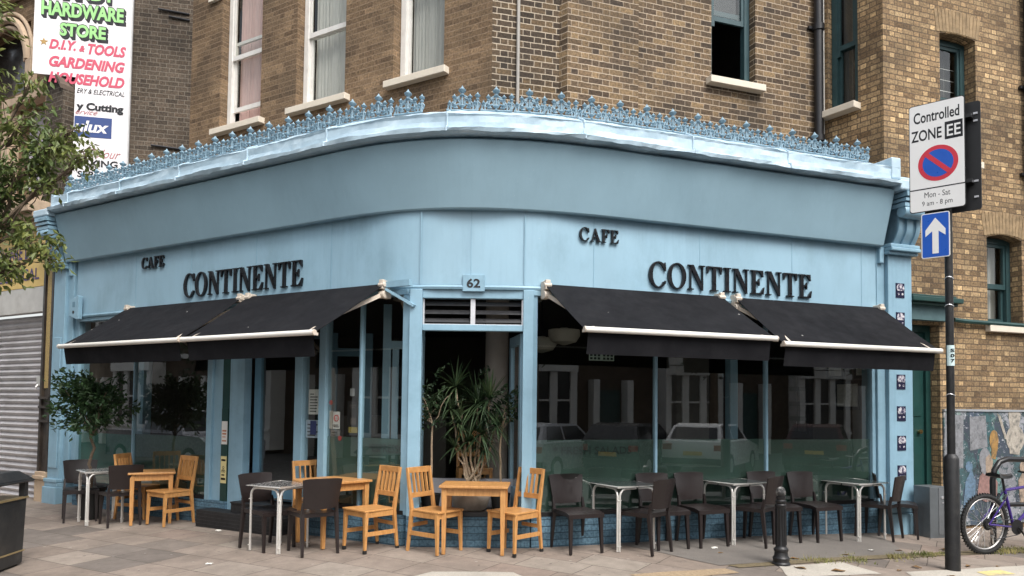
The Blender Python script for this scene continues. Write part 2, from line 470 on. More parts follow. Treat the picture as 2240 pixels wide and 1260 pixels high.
M_brickF = brick('grey_flank_brick', [(.055, .043, .033), (.085, .066, .049), (.10, .077, .057), (.07, .054, .04), (.09, .066, .047)], (.17, .145, .115), gr_amt=.75, grime=(.018, .016, .014), perp=.9)
M_brickP = brick('painted_plinth_brick', [(.088, .175, .245), (.076, .155, .22), (.10, .19, .26)], (.035, .07, .10), ch=.075, gr_amt=.5, grime=(.03, .05, .065), mort_var=.1, perp=.45)

# ------------------------------------------------------------------ the ground
def road_mat():
    m, t, b = nodes('asphalt')
    n = noise_n(t, 90, 3); n2 = noise_n(t, .7, 5)
    c = ramp(t, n, [(.3, (.035, .035, .035)), (.7, (.075, .073, .07))])
    c = mix_c(t, .6, c, ramp(t, n2, [(.3, (.7,) * 3), (.7, (1.25,) * 3)]), 'MULTIPLY')
    t.links.new(c, b.inputs['Base Color']); b.inputs['Roughness'].default_value = .9
    bump(t, b, n, .4, .01); return m
def paving_mat():
    m, t, b = nodes('paving_slabs')
    mp = N(t, 'ShaderNodeMapping'); mp.vector_type = 'POINT'
    mp.inputs['Rotation'].default_value = (0, 0, -math.atan2(DL[1], DL[0]))
    t.links.new(pos(t), mp.inputs[0])
    wb = N(t, 'ShaderNodeTexNoise'); wb.inputs['Scale'].default_value = 1.5; t.links.new(pos(t), wb.inputs['Vector'])
    sx = N(t, 'ShaderNodeSeparateXYZ'); t.links.new(mp.outputs[0], sx.inputs[0])
    wn = math_n(t, 'MULTIPLY', math_n(t, 'SUBTRACT', wb.outputs[0], .5), .03)
    H, W, J = .46, .66, .010
    u = math_n(t, 'ADD', math_n(t, 'ADD', sx.outputs[0], wn), 200.13); v = math_n(t, 'ADD', math_n(t, 'ADD', sx.outputs[1], wn), 200.3)
    row = math_n(t, 'FLOOR', math_n(t, 'DIVIDE', v, H)); rv = math_n(t, 'SUBTRACT', v, math_n(t, 'MULTIPLY', row, H))
    wr = N(t, 'ShaderNodeTexWhiteNoise'); wr.noise_dimensions = '1D'; t.links.new(row, wr.inputs['W'])
    uu = math_n(t, 'ADD', u, math_n(t, 'MULTIPLY', wr.outputs['Value'], W))
    cell = math_n(t, 'FLOOR', math_n(t, 'DIVIDE', uu, W)); ru = math_n(t, 'SUBTRACT', uu, math_n(t, 'MULTIPLY', cell, W))
    cv = N(t, 'ShaderNodeCombineXYZ'); t.links.new(cell, cv.inputs[0]); t.links.new(row, cv.inputs[1])
    wz = N(t, 'ShaderNodeTexWhiteNoise'); wz.noise_dimensions = '2D'; t.links.new(cv.outputs[0], wz.inputs['Vector'])
    joint = math_n(t, 'MAXIMUM', math_n(t, 'LESS_THAN', rv, J), math_n(t, 'LESS_THAN', ru, J))
    c = ramp(t, wz.outputs['Value'], [(0, (.195, .165, .145)), (.12, (.235, .20, .175)), (.16, (.29, .232, .192)), (.55, (.33, .268, .225)), (.8, (.365, .31, .262)), (1, (.315, .242, .202))])
    n1 = noise_n(t, 5, 6, .7); n2 = noise_n(t, 120, 3); n3 = noise_n(t, .9, 5, .65)
    c = mix_c(t, .8, c, ramp(t, n1, [(.3, (.72,) * 3), (.7, (1.18,) * 3)]), 'MULTIPLY')
    c = mix_c(t, .6, c, ramp(t, n2, [(.3, (.8,) * 3), (.7, (1.15,) * 3)]), 'MULTIPLY')
    c = mix_c(t, ramp(t, n3, [(.5, (0, 0, 0)), (.72, (.5,) * 3)]), c, (.15, .125, .105))
    sp = N(t, 'ShaderNodeTexVoronoi'); sp.inputs['Scale'].default_value = 3.2; t.links.new(pos(t), sp.inputs['Vector'])
    c = mix_c(t, math_n(t, 'MULTIPLY', math_n(t, 'LESS_THAN', sp.outputs['Distance'], .06), .7), c, (.09, .078, .068))
    s2 = N(t, 'ShaderNodeTexVoronoi'); s2.inputs['Scale'].default_value = 5.5; t.links.new(pos(t), s2.inputs['Vector'])
    c = mix_c(t, math_n(t, 'MULTIPLY', math_n(t, 'LESS_THAN', s2.outputs['Distance'], .085), .55), c, (.12, .105, .095))
    s3 = N(t, 'ShaderNodeTexVoronoi'); s3.inputs['Scale'].default_value = 4.1; mp3 = N(t, 'ShaderNodeMapping'); mp3.inputs['Location'].default_value = (3.3, 1.7, 0); t.links.new(pos(t), mp3.inputs[0]); t.links.new(mp3.outputs[0], s3.inputs['Vector'])
    c = mix_c(t, math_n(t, 'MULTIPLY', math_n(t, 'LESS_THAN', s3.outputs['Distance'], .07), .5), c, (.50, .46, .42))
    c = mix_c(t, 1.0, c, (.82, .825, .82), 'MULTIPLY')
    c = mix_c(t, math_n(t, 'MULTIPLY', joint, .85), c, (.075, .062, .05))
    t.links.new(c, b.inputs['Base Color']); b.inputs['Roughness'].default_value = .85; b.inputs['Specular IOR Level'].default_value = .3
    tilt = math_n(t, 'MULTIPLY', wz.outputs['Value'], .3)
    bump(t, b, math_n(t, 'ADD', math_n(t, 'SUBTRACT', tilt, joint), math_n(t, 'MULTIPLY', n2, .25)), .5, .012)
    return m
def speckle(name, a, b_, sc=110, big=1.2, r=.9):
    m, t, b = nodes(name)
    c = ramp(t, noise_n(t, sc, 3), [(.3, a), (.7, b_)])
    c = mix_c(t, .7, c, ramp(t, noise_n(t, big, 6, .7), [(.3, (.7,) * 3), (.7, (1.2,) * 3)]), 'MULTIPLY')
    t.links.new(c, b.inputs['Base Color']); b.inputs['Roughness'].default_value = r
    bump(t, b, noise_n(t, sc, 3), .35, .008); return m
M_road = road_mat(); M_pave = paving_mat()
M_tarmac = speckle('worn_tarmac', (.125, .112, .10), (.195, .175, .155))
M_conc = speckle('pale_concrete', (.36, .33, .28), (.50, .46, .40), 60)
M_kerb = speckle('granite_kerb', (.30, .27, .24), (.46, .42, .37), 80)
M_soil = speckle('dry_verge_soil', (.11, .085, .05), (.20, .16, .09), 40)

mb = MB(); mb.face([(-220, -220, -.34), (220, -220, -.34), (220, 220, -.34), (-220, 220, -.34)])
mb.build('road', M_road, kind='structure')
# pavement: a sheet swept round the corner, following the falls of the ground
stations = []
for i in range(25): stations.append((FL.p(12 - i * .5), Vector((*NL, 0)), 3.7))
for i in range(1, 6):
    a = i / 6; v = Vector((*NL, 0)).lerp(Vector((0, -1, 0)), a).normalized(); stations.append((Vector((*A2, 0)), v, 3.6 - a * .9))
for i in range(5): stations.append((Vector((A2[0] + (B2[0] - A2[0]) * i / 4, 8.57, 0)), Vector((0, -1, 0)), 2.7))
for i in range(1, 6):
    a = i / 6; v = Vector((0, -1, 0)).lerp(Vector((*NR, 0)), a).normalized(); stations.append((Vector((*B2, 0)), v, 2.7 - a * .25))
for i in range(29): stations.append((FR.p(i * .5), Vector((*NR, 0)), 2.42))
def gpt(b, n, k, lift=0.0):
    q = b + n * k; return (q.x, q.y, ground(q.x, q.y) + lift)
mb = MB()
mb.grid([[gpt(b, n, -1.2 + (k + 1.2) * j / 14) for j in range(15)] for b, n, k in stations])
mb.build('pavement', M_pave, kind='structure', recalc=False)
mb = MB()
rows = []
for b, n, k in stations:
    a_, c_ = gpt(b, n, k, .003), gpt(b, n, k + .16, .003)
    rows.append([(a_[0], a_[1], -.36), a_, c_, (c_[0], c_[1], -.36)])
mb.grid(rows); mb.build('kerb', M_kerb, kind='structure')
def patch(name, mat, pts, lift, sub=8):
    """four-sided sheet laid on the ground: pts are two opposite edges in world xy"""
    mb = MB(); (a, b, c, d) = [Vector((*p, 0)) for p in pts]; rows = []
    for i in range(sub + 1):
        l, r = a.lerp(d, i / sub), b.lerp(c, i / sub); row = []
        for j in range(sub + 1):
            q = l.lerp(r, j / sub)
            e = 0 if 0 < i < sub and 0 < j < sub else .035
            x = q.x + e * (noise.noise((q.x * 3, q.y * 3, 1)) ); y = q.y + e * (noise.noise((q.x * 3, q.y * 3, 7)))
            row.append((x, y, ground(x, y) + lift))
        rows.append(row)
    mb.grid(rows); return mb.build(name, mat, kind='structure')
fr2 = lambda t, o: tuple(FR.p(t, o)[:2])
patch('tarmac_path', M_tarmac, [fr2(1.05, .02), fr2(5.0, .02), fr2(4.2, 1.28), fr2(1.62, 1.28)], .005, 14)
patch('concrete_apron', M_conc, [fr2(2.22, 1.47), fr2(3.05, 1.47), fr2(3.05, 1.98), fr2(2.0, 1.9)], .005)
patch('concrete_patch', M_conc, [(-1.1, 7.0), (.35, 6.9), (.05, 7.42), (-.75, 7.42)], .005)
patch('kerb_slabs', M_conc, [fr2(3.4, 1.95), fr2(6.5, 1.95), fr2(6.5, 2.35), fr2(3.2, 2.35)], .005)
patch('verge_soil', M_soil, [fr2(1.7, 1.3), fr2(9.0, 1.12), fr2(9.0, 1.33), fr2(1.75, 1.44)], .008, 20)
M_yline = simple('yellow_road_paint', (.62, .52, .22), .8, var=.2, nscale=20, dirt=(.38, .33, .27), dirt_amt=1, dscale=9)
patch('painted_kerb_mark', M_yline, [fr2(4.22, 2.1), fr2(4.62, 2.08), fr2(4.60, 2.26), fr2(4.18, 2.26)], .009, 4)
M_wear = simple('worn_straw_mat', (.33, .245, .155), .95, var=.3, nscale=40, bmp=.5)
patch('sand_spill', M_wear, [(1.35, 7.22), (2.3, 7.62), (2.2, 7.78), (1.15, 7.45)], .006, 10)
def grass_mat():
    m, t, b = nodes('dry_grass')
    c = ramp(t, noise_n(t, 4, 3), [(.35, (.09, .11, .025)), (.55, (.22, .21, .06)), (.7, (.36, .30, .12))])
    t.links.new(c, b.inputs['Base Color']); b.inputs['Roughness'].default_value = .8; return m
mb = MB(); rg = random.Random(3)
for i in range(5200):
    t_ = 1.7 + rg.random() ** .9 * 7.0
    wv = .07 + .03 * math.sin(t_ * 2.3)
    p = FR.p(t_, 1.37 - .018 * (t_ - 1.7) + rg.gauss(0, wv)); z = ground(p.x, p.y)
    if noise.noise((p.x * 2.3, p.y * 2.3, 4)) < -.12: continue
    h = rg.uniform(.015, .06) * (1.15 if noise.noise((p.x * 4, p.y * 4, 9)) > 0 else .6); a = rg.random() * 6.28; wd = .005
    dx, dy = math.cos(a) * wd, math.sin(a) * wd; lx, ly = rg.gauss(0, .02), rg.gauss(0, .02)
    mb.face([(p.x - dx, p.y - dy, z), (p.x + dx, p.y + dy, z), (p.x + lx, p.y + ly, z + h)])
tag(mb.build('grass_strip', grass_mat(), recalc=False), 'thin strip of dry yellowing grass along the edge of the pavement', 'grass', kind='stuff')

# ------------------------------------------------------------------ brick buildings
def wallseg(mb, P0, P1, z0, z1, holes=(), rev=.2, u0=0.0, m=0, inward=None):
    """a wall face from P0 to P1 with rectangular holes (ua, ub, za, zb, rise) and their reveals; UV in metres"""
    P0, P1 = Vector((P0[0], P0[1], 0)), Vector((P1[0], P1[1], 0)); L = (P1 - P0).length; d = (P1 - P0) / L
    if inward is None:
        inward = Vector((-d.y, d.x, 0))
        if inward.dot(P0.lerp(P1, .5)) < 0: inward = -inward
    us = sorted({0, L, *[h[0] for h in holes], *[h[1] for h in holes]}); zs = sorted({z0, z1, *[h[2] for h in holes], *[h[3] for h in holes]})
    q = lambda u, z, k=0: P0 + d * u + inward * k + Vector((0, 0, z))
    for a, b in zip(us, us[1:]):
        for c, e in zip(zs, zs[1:]):
            um, zm = (a + b) / 2, (c + e) / 2
            if any(h[0] < um < h[1] and h[2] < zm < h[3] for h in holes): continue
            mb.face([q(a, c), q(b, c), q(b, e), q(a, e)], m, [(u0 + a, c), (u0 + b, c), (u0 + b, e), (u0 + a, e)])
    for h in holes:
        a, b, c, e = h[:4]
        mb.face([q(a, c), q(a, e), q(a, e, rev), q(a, c, rev)], m, [(u0 + a, c), (u0 + a, e), (u0 + a + rev, e), (u0 + a + rev, c)])
        mb.face([q(b, c), q(b, e), q(b, e, rev), q(b, c, rev)], m, [(u0 + b, c), (u0 + b, e), (u0 + b + rev, e), (u0 + b + rev, c)])
        mb.face([q(a, e), q(b, e), q(b, e, rev), q(a, e, rev)], m, [(u0 + a, e), (u0 + b, e), (u0 + b, e + rev), (u0 + a, e + rev)])
        mb.face([q(a, c), q(b, c), q(b, c, rev), q(a, c, rev)], m, [(u0 + a, c), (u0 + b, c), (u0 + b, c - rev), (u0 + a, c - rev)])
        if len(h) > 4 and h[4]:           # shallow segmental arch: fill the two spandrels
            n = 10; r = h[4]
            for k in range(n):
                ua, ub = a + (b - a) * k / n, a + (b - a) * (k + 1) / n
                f = lambda u: e - r * (2 * (u - a) / (b - a) - 1) ** 2
                mb.face([q(ua, f(ua), .002), q(ub, f(ub), .002), q(ub, e, .002), q(ua, e, .002)], m, [(u0 + ua, f(ua)), (u0 + ub, f(ub)), (u0 + ub, e), (u0 + ua, e)])
                mb.face([q(ua, f(ua), .002), q(ub, f(ub), .002), q(ub, f(ub), rev), q(ua, f(ua), rev)], m, [(u0 + ua, f(ua)), (u0 + ub, f(ub)), (u0 + ub, f(ub) + rev), (u0 + ua, f(ua) + rev)])

def sash(par, fr, t0, t1, z0, z1, off, mid, fmat, curtain=None, open_low=0.0, sill=None, sill_mat=None, bars=0, hz=0.0):
    """sliding sash window; off = depth of the outer face of the box frame (negative = into the wall)"""
    lo, hi = min(t0, t1), max(t0, t1)
    f = MB(); fw = .085
    f.fbox(fr, lo, lo + fw, off - .10, off, z0, z1); f.fbox(fr, hi - fw, hi, off - .10, off, z0, z1)
    f.fbox(fr, lo + fw, hi - fw, off - .10, off, z1 - .08, z1); f.fbox(fr, lo + fw, hi - fw, off - .10, off + .02, z0, z0 + .06)
    fo = f.build('window', fmat, par)
    a, b = lo + fw, hi - fw
    def leaf(za, zb, o, nm):
        s = MB(); r = .045
        s.fbox(fr, a, a + r, o - .04, o, za, zb); s.fbox(fr, b - r, b, o - .04, o, za, zb)
        s.fbox(fr, a + r, b - r, o - .04, o, zb - .05, zb); s.fbox(fr, a + r, b - r, o - .04, o, za, za + .075)
        s.fbox(fr, a - .01, a + .05, o - .05, o + .012, za - .09 if nm == 'up' else zb - .05, za + .02 if nm == 'up' else zb)
        s.build('sash', fmat, fo)
        p = MB(); p.face([fr.p(a + r, o - .02, za + .07), fr.p(b - r, o - .02, za + .07), fr.p(b - r, o - .02, zb - .05), fr.p(a + r, o - .02, zb - .05)])
        if bars:
            pass
        p.build('pane', M_uglass, fo, recalc=False)
    leaf(mid, z1 - .08, off - .015, 'up')
    leaf(z0 + .06 + open_low, mid + .045 + open_low, off - .06, 'low')
    if curtain:
        c = MB(); n = 40; rows = [[], []]
        for i in range(n + 1):
            u = a + (b - a) * i / n; k = off - .2 + .022 * math.sin(i * 1.9) + .01 * math.sin(i * .7)
            rows[0].append(fr.p(u, k, z0 + .02)); rows[1].append(fr.p(u, k, z1))
        c.grid(rows); c.build('curtain', curtain, fo, smooth=True, recalc=False)
    if sill:
        s = MB(); s.fbox(fr, lo - sill, hi + sill, off - .05, off + .2 + .06, z0 - .10, z0 - .002)
        s.build('sill', sill_mat or M_stone, fo, bevel=.008)
    d = MB()
    d.fbox(fr, lo - .3, hi + .3, off - 1.5, off - 1.45, z0 - .4, z1 + .3)
    return fo

UL = Frame(FL.p(0, -1.4)[:2], DL, NL)
M_gwin0 = simple('dark_teal_paint', (.035, .075, .085), .45, var=.15)
UR = Frame(FR.p(0, -1.05)[:2], DR, NR)
bt = thing('brick_building', 'brown brick building with sash windows standing above the blue cafe front', 'building', UL.p(0, 0, 4.9))
Ztop = 10.5
mb = MB()
K0 = Vector((-.31, 9.67, 0)); Q0 = UL.p(6.11)
uL = lambda t: 6.11 - t
hL = [(uL(5.31), uL(4.30), 6.14, 9.3), (uL(3.49), uL(2.45), 6.14, 9.3), (uL(1.52), uL(.62), 6.14, 9.3)]
wallseg(mb, Q0, K0, 4.5, Ztop, hL, .2)
K1 = FR.p(.80, -1.15); K2 = FR.p(.865, -1.02)
wallseg(mb, K0, K1, 4.5, Ztop, (), u0=6.3, m=1)
wallseg(mb, K1, K2, 4.5, Ztop, (), u0=7.3, m=2, inward=Vector((1, 0, 0)))
K3 = FR.p(1.93, -1.02); K3b = FR.p(1.93, -1.05); K4 = FR.p(5.11, -1.05)
wallseg(mb, K2, K3, 4.5, Ztop, (), u0=7.6, m=2)
wallseg(mb, K3, K3b, 4.5, Ztop, (), u0=8.7, m=2)
wallseg(mb, K3b, K4, 4.5, Ztop, [(3.13 - 1.93, 3.89 - 1.93, 6.28, 9.3)], .2, u0=8.75, m=2)
mb.build('wall', [M_brickL, M_brickC, M_brickR], bt, recalc=False)
mb = MB(); c0 = FR.p(4.8, -6); c1 = UL.p(6.11, -5)
mb.face([Q0 + Vector((0, 0, Ztop)), K0 + Vector((0, 0, Ztop)), K1 + Vector((0, 0, Ztop)), K3b + Vector((0, 0, Ztop)), K4 + Vector((0, 0, Ztop)), c0 + Vector((0, 0, Ztop)), c1 + Vector((0, 0, Ztop))])
for p_, q_ in ((K4, c0), (c0, c1), (c1, Q0)):
    mb.face([p_ + Vector((0, 0, 4.5)), q_ + Vector((0, 0, 4.5)), q_ + Vector((0, 0, Ztop)), p_ + Vector((0, 0, Ztop))])
mb.build('roof', M_dark, bt, recalc=False)
sash(bt, UL, 5.30, 4.31, 6.16, 9.28, -.14, 7.38, M_lwindow, M_pinkcurtain, .28, .12)
sash(bt, UL, 3.48, 2.46, 6.16, 9.28, -.14, 7.33, M_lwindow, M_curtain, 0, .12)
sash(bt, UL, 1.51, .63, 6.16, 9.28, -.14, 7.6, M_lwindow, M_curtain, 0, .10)
sash(bt, UR, 3.14, 3.88, 6.30, 9.28, -.13, 7.25, M_gwin0, None, 1.0, .10)
# stone block over the pier at the left end
mb = MB(); mb.fbox(UL, 5.32, 5.62, -.01, .06, 8.42, 8.75); mb.build('stone_corbel', M_stone, bt)
# a dark iron bracket and the pipes on the walls
def pipe(name, label, fr, t, off, z0, z1, r, mat, collars=(), brk=()):
    mb = MB(); mb.tube([fr.p(t, off, z0), fr.p(t, off, z1)], r, 10)
    o = thing(name, label, 'pipe', fr.p(t, off, z0))
    mb.build('pipe', mat, o, smooth=True)
    for z in collars:
        c = MB(); c.tube([fr.p(t, off, z), fr.p(t, off, z + .09)], r * 1.28, 10); c.fbox(fr, t - r * 2.1, t + r * 2.1, off - r * 1.4, off - r * .6, z + .03, z + .07)
        c.build('collar', mat, o, smooth=True)
    return o
M_grey = simple('grey_conduit', (.33, .31, .28), .5, var=.1)
pipe('conduit', 'thin grey vertical conduit on the sooty brick corner', Frame(K0[:2], unit(K1.x - K0.x, K1.y - K0.y), unit(K1.y - K0.y, -(K1.x - K0.x))), .345, .03, 4.7, Ztop, .024, M_grey)
M_soot = simple('black_drainpipe', (.012, .012, .014), .45, var=.2, nscale=20)
pipe('drainpipe', 'thick black drainpipe in the corner left of the narrow green window', UR, 4.97, .09, 4.75, Ztop, .066, M_soot, (5.6, 7.3, 8.6))
pipe('drainpipe', 'black drainpipe at the right edge of the brick wing', FR, 8.13, -.02, 5.1, Ztop, .06, M_soot, (5.15, 6.5, 8.0))

# the wing to the right of the cafe
W0 = FR.p(5.33, -.1); WR = Frame(W0[:2], DR, NR)
wt = thing('brick_wing', 'yellow brick house wing with green door right of the cafe', 'building', FR.p(7, -.1, -.15))
mb = MB()
dret = (W0 - K4); Lr = dret.length
# return wall facing left
retf = Frame(K4[:2], (dret.x / Lr, dret.y / Lr), unit(dret.y, -dret.x) if unit(dret.y, -dret.x)[1] < 0 else unit(-dret.y, dret.x))
wallseg(mb, K4, W0, 4.5, Ztop, [(.10, .59, 6.02, 9.3)], .12, u0=12.3)
w = lambda t: t - 5.33
holes = [(w(6.40), w(7.12), 5.25, 7.16, .035), (w(7.29), w(8.02), 2.84, 4.24, .06), (w(5.60), w(6.33), -.3, 2.82)]
wallseg(mb, W0, FR.p(13, -.1), -.4, Ztop, holes, .27, u0=12.3 + Lr)
mb.build('wall', M_brickW, wt, recalc=False)
M_gauged = simple('gauged_brick', (.27, .19, .105), .9, var=.35, nscale=9, bmp=.3)
for a_, b_, z_, r_ in ((6.40, 7.12, 7.16, .035), (7.29, 8.02, 4.24, .06)):
    mb = MB()
    n = 13
    for k in range(n):                     # gauged brick arch: bricks on end
        f = (k + .5) / n; t_ = a_ - .06 + (b_ - a_ + .12) * f; zz = z_ + .012 - r_ * (2 * f - 1) ** 2; sp = (f - .5) * .10
        ww = (b_ - a_ + .12) / n * .47
        c = [(t_ - ww, zz), (t_ + ww, zz), (t_ + ww + sp, zz + .33), (t_ - ww + sp, zz + .33)]
        p = FR.p
        mb.hexa([p(c[0][0], -.12, c[0][1]), p(c[1][0], -.12, c[1][1]), p(c[1][0], -.094, c[1][1]), p(c[0][0], -.094, c[0][1]),
                 p(c[3][0], -.12, c[3][1]), p(c[2][0], -.12, c[2][1]), p(c[2][0], -.094, c[2][1]), p(c[3][0], -.094, c[3][1])], 0)
    mb.build('brick_arch', M_gauged, wt)
mb = MB(); e0, e1 = FR.p(13, -.1), FR.p(13, -8); e2 = FR.p(4.8, -8)
for p_, q_ in ((e0, e1), (e1, e2), (e2, K4)):
    mb.face([p_ + Vector((0, 0, -.4)), q_ + Vector((0, 0, -.4)), q_ + Vector((0, 0, Ztop)), p_ + Vector((0, 0, Ztop))])
mb.face([v_ + Vector((0, 0, Ztop)) for v_ in (K4, W0, e0, e1, e2)])
mb.build('roof', M_dark, wt, recalc=False)
M_gwin = simple('teal_window_paint', (.025, .06, .064), .45, var=.15, nscale=8)
sash(wt, retf, .11, .58, 6.04, 9.28, -.09, 6.98, M_gwin, simple('grey_blind', (.14, .13, .115), .9, var=.06), 0, .05)
wo = sash(wt, FR, 6.41, 7.11, 5.27, 7.14, -.28, 6.2, M_gwin, simple('grey_blind_b', (.10, .095, .085), .9), 0, .06)
lv = MB()
for i in range(7): lv.fbox(FR, 6.5, 7.03, -.40, -.395, 5.75 + i * .17, 5.757 + i * .17)
lv.build('blind_cord', M_paper, wo)
sash(wt, FR, 7.30, 8.01, 2.86, 4.22, -.28, 3.45, M_gwin, M_curtain, 0, .06)
mb = MB(); mb.tube([FR.p(6.55, -.05, 2.90), FR.p(6.75, -.04, 2.885), FR.p(13, -.04, 2.84)], .034, 8)
mb.build('string_pipe', M_green, wt, smooth=True)
pipe('conduit', 'pale thin conduit just right of the thick black drainpipe, in front of the narrow window', retf, .055, .05, 4.8, Ztop, .022, simple('pale_conduit', (.5, .48, .44), .4, var=.08))
# green door, its hood, letterbox and steps
mb = MB(); mb.fbox(FR, 5.66, 6.24, -.34, -.30, .30, 2.72)
for a_, b_, c_, d_ in ((5.72, 5.92, 1.5, 2.3), (5.98, 6.18, 1.5, 2.3), (5.72, 5.92, .45, 1.2), (5.98, 6.18, .45, 1.2)):
    mb.fbox(FR, a_, b_, -.30, -.29, c_, d_)
do = mb.build('door', M_green, wt, bevel=.006)
k = MB(); k.lathe([(.0, 0), (.028, .004), (.03, .03), (.018, .05), (0.0, .055)], 12, axis=Matrix.Rotation(0, 3, 'X')); 
kn = MB(); kn.tube([FR.p(6.13, -.30, 1.28), FR.p(6.13, -.25, 1.28)], [.02, .032], 10)
M_brass = simple('brass', (.55, .38, .16), .35, metal=1.0)
kn.build('door_knob', M_brass, do, smooth=True)
lb = MB(); lb.fbox(FR, 5.74, 5.96, -.30, -.28, 1.25, 1.33); lb.build('letterbox', M_brass, do)
nk = MB(); nk.fbox(FR, 5.75, 5.87, -.30, -.278, 1.40, 1.46); nk.build('door_plate', M_white, do)
mb = MB(); mb.fbox(FR, 5.6, 5.66, -.32, -.26, -.1, 2.82); mb.fbox(FR, 6.24, 6.33, -.32, -.26, -.1, 2.82); mb.fbox(FR, 5.66, 6.24, -.32, -.26, 2.72, 2.82)
mb.build('door_frame', M_green, wt)
mb = MB(); mb.fbox(FR, 5.58, 6.42, -.1, .02, 2.86, 3.06); mb.build('door_lintel', M_green2, wt)
mb = MB(); mb.fbox(FR, 5.56, 6.50, -.1, .16, 3.10, 3.17); mb.fbox(FR, 5.57, 6.46, -.1, .10, 3.06, 3.10); mb.fbox(FR, 5.58, 6.40, -.1, .13, 3.17, 3.20)
mb.build('door_hood', M_green, wt, bevel=.01)
M_step = simple('brown_step_stone', (.13, .095, .075), .8, var=.2, bmp=.2)
mb = MB(); mb.fbox(FR, 5.60, 6.33, -.34, -.02, -.3, .12, 0); mb.fbox(FR, 5.60, 6.33, -.34, -.16, .12, .30, 0)
mb.build('doorstep', M_step, wt, bevel=.01)

# ------------------------------------------------------------------ hardware shop on the left
KF = Vector((-7.4286, 12.549, 0)); fd = unit(.97624, .21669); fn = (fd[1], -fd[0])
FF = Frame(KF[:2], fd, fn)
ht = thing('hardware_shop', 'neighbouring shop with grey roller shutter and yellow fascia at the left edge', 'building', FL.p(9, 0, -.1))
mb = MB()
wallseg(mb, KF, Q0, 4.5, 10.5)
mb.build('flank_wall', M_brickF, ht, recalc=False)
for z_, s0, s1 in ((8.35, 1.25, 1.75), (8.24, 1.42, 1.76), (5.95, 1.2, 1.72)):   # old iron bars in the flank
    mb = MB(); mb.tube([FF.p(s0, .03, z_ + .03), FF.p(s1, .02, z_)], .018, 6); mb.build('iron_bar', M_soot, ht)
mb = MB()                                  # upper facade behind the sign
wallseg(mb, FL.p(7.95, -.25), FL.p(13.5, -.25), 4.9, 10.5, [(.30, 1.5, 5.35, 6.9), (1.25, 2.95, 7.25, 8.55), (3.2, 4.9, 7.25, 8.55)], .25, inward=Vector((-NL[0], -NL[1], 0)))
mb.face([FL.p(13.5, -.25, 4.9), FL.p(13.5, -6, 4.9), FL.p(13.5, -6, 10.5), FL.p(13.5, -.25, 10.5)])
q1, q2 = FL.p(13.5, -6), FL.p(6.2, -6)
mb.face([q1 + Vector((0, 0, -.3)), q2 + Vector((0, 0, -.3)), q2 + Vector((0, 0, 10.5)), q1 + Vector((0, 0, 10.5))])
mb.face([KF + Vector((0, 0, 10.5)), Q0 + Vector((0, 0, 10.5)), q2 + Vector((0, 0, 10.5)), q1 + Vector((0, 0, 10.5)), FL.p(13.5, -.25, 10.5), FL.p(7.95, -.25, 10.5)])
mb.build('upper_wall', M_brickL, ht, recalc=False)
mb = MB()                                  # arched stone heads, string course, jambs, sill band
for tc in (10.05, 12.0):
    for r_, o_, w_ in ((.95, -.17, .07), (.82, -.2, .045), (1.08, -.19, .04)):
        mb.tube([FL.p(tc + r_ * math.cos(a * math.pi / 16), o_, 7.75 + r_ * math.sin(a * math.pi / 16)) for a in range(17)], w_, 6)
mb.fbox(FL, 7.97, 13.5, -.25, -.08, 9.05, 9.14); mb.fbox(FL, 7.97, 13.5, -.25, -.03, 9.14, 9.25); mb.fbox(FL, 7.97, 13.5, -.25, -.10, 9.42, 9.52)
for t_ in (9.02, 11.02, 12.98): mb.fbox(FL, t_ - .10, t_ + .10, -.26, -.13, 6.9, 7.75)
mb.fbox(FL, 7.96, 8.22, -.26, -.06, 5.0, 6.9); mb.fbox(FL, 9.46, 9.7, -.26, -.06, 5.0, 6.9)
mb.fbox(FL, 7.9, 13.5, -.26, .05, 4.9, 5.06); mb.fbox(FL, 7.96, 9.7, -.26, -.04, 6.9, 7.05)
mb.build('stone_trim', M_sand, ht, bevel=.012)
mb = MB()
for a_, b_, c_, d_ in ((8.25, 9.45, 5.35, 6.9), (9.2, 10.9, 7.25, 8.55), (11.15, 12.85, 7.25, 8.55)):
    mb.fbox(FL, a_, b_, -.55, -.48, c_, d_)
mb.build('window_pane', simple('old_dark_glass', (.03, .03, .03), .15, var=.3), ht)
mb = MB(); rows = [[], []]
for i in range(41):
    u = 8.25 + 1.2 * i / 40; k = -.42 + .03 * math.sin(i * 1.7)
    rows[0].append(FL.p(u, k, 5.36)); rows[1].append(FL.p(u, k, 6.88))
mb.grid(rows); mb.build('curtain', simple('lilac_curtain', (.50, .46, .52), .9, var=.3, nscale=4, stretch=(18, 18, 1)), ht, smooth=True, recalc=False)
mb = MB()                                  # brick party pier with a curved coping
nz = 14; prof = []
for i in range(nz + 1):
    a = i / nz; prof.append((a, 7.02 - .34 * a ** 3))
P = FL.p
for i in range(nz):
    a0, z0 = prof[i]; a1, z1 = prof[i + 1]
    s0, s1 = .05 + .42 * (1 - a0), .05 + .42 * (1 - a1)
def pierf(pts):
    c = [Vector(p) for p in pts]; base = c[0]; dd = (c[1] - c[0]).normalized()
    mb.face(c, 0, [((q - base).dot(dd), q.z) for q in c])
T0, T1, O0, O1 = 7.42, 7.95, -.8, .06
front = [(T0, 4.8), (T1, 4.8)] + [(T1 - .02 * 0, 7.0)] + [(T0 + (T1 - T0) * (1 - i / 8) , 7.0 + .06 * math.sin(i / 8 * math.pi) - .22 * (i / 8) ** 3) for i in range(1, 9)]
pierf([P(t_, O1, z_) for t_, z_ in front]); pierf([P(t_, O0, z_) for t_, z_ in front][::-1])
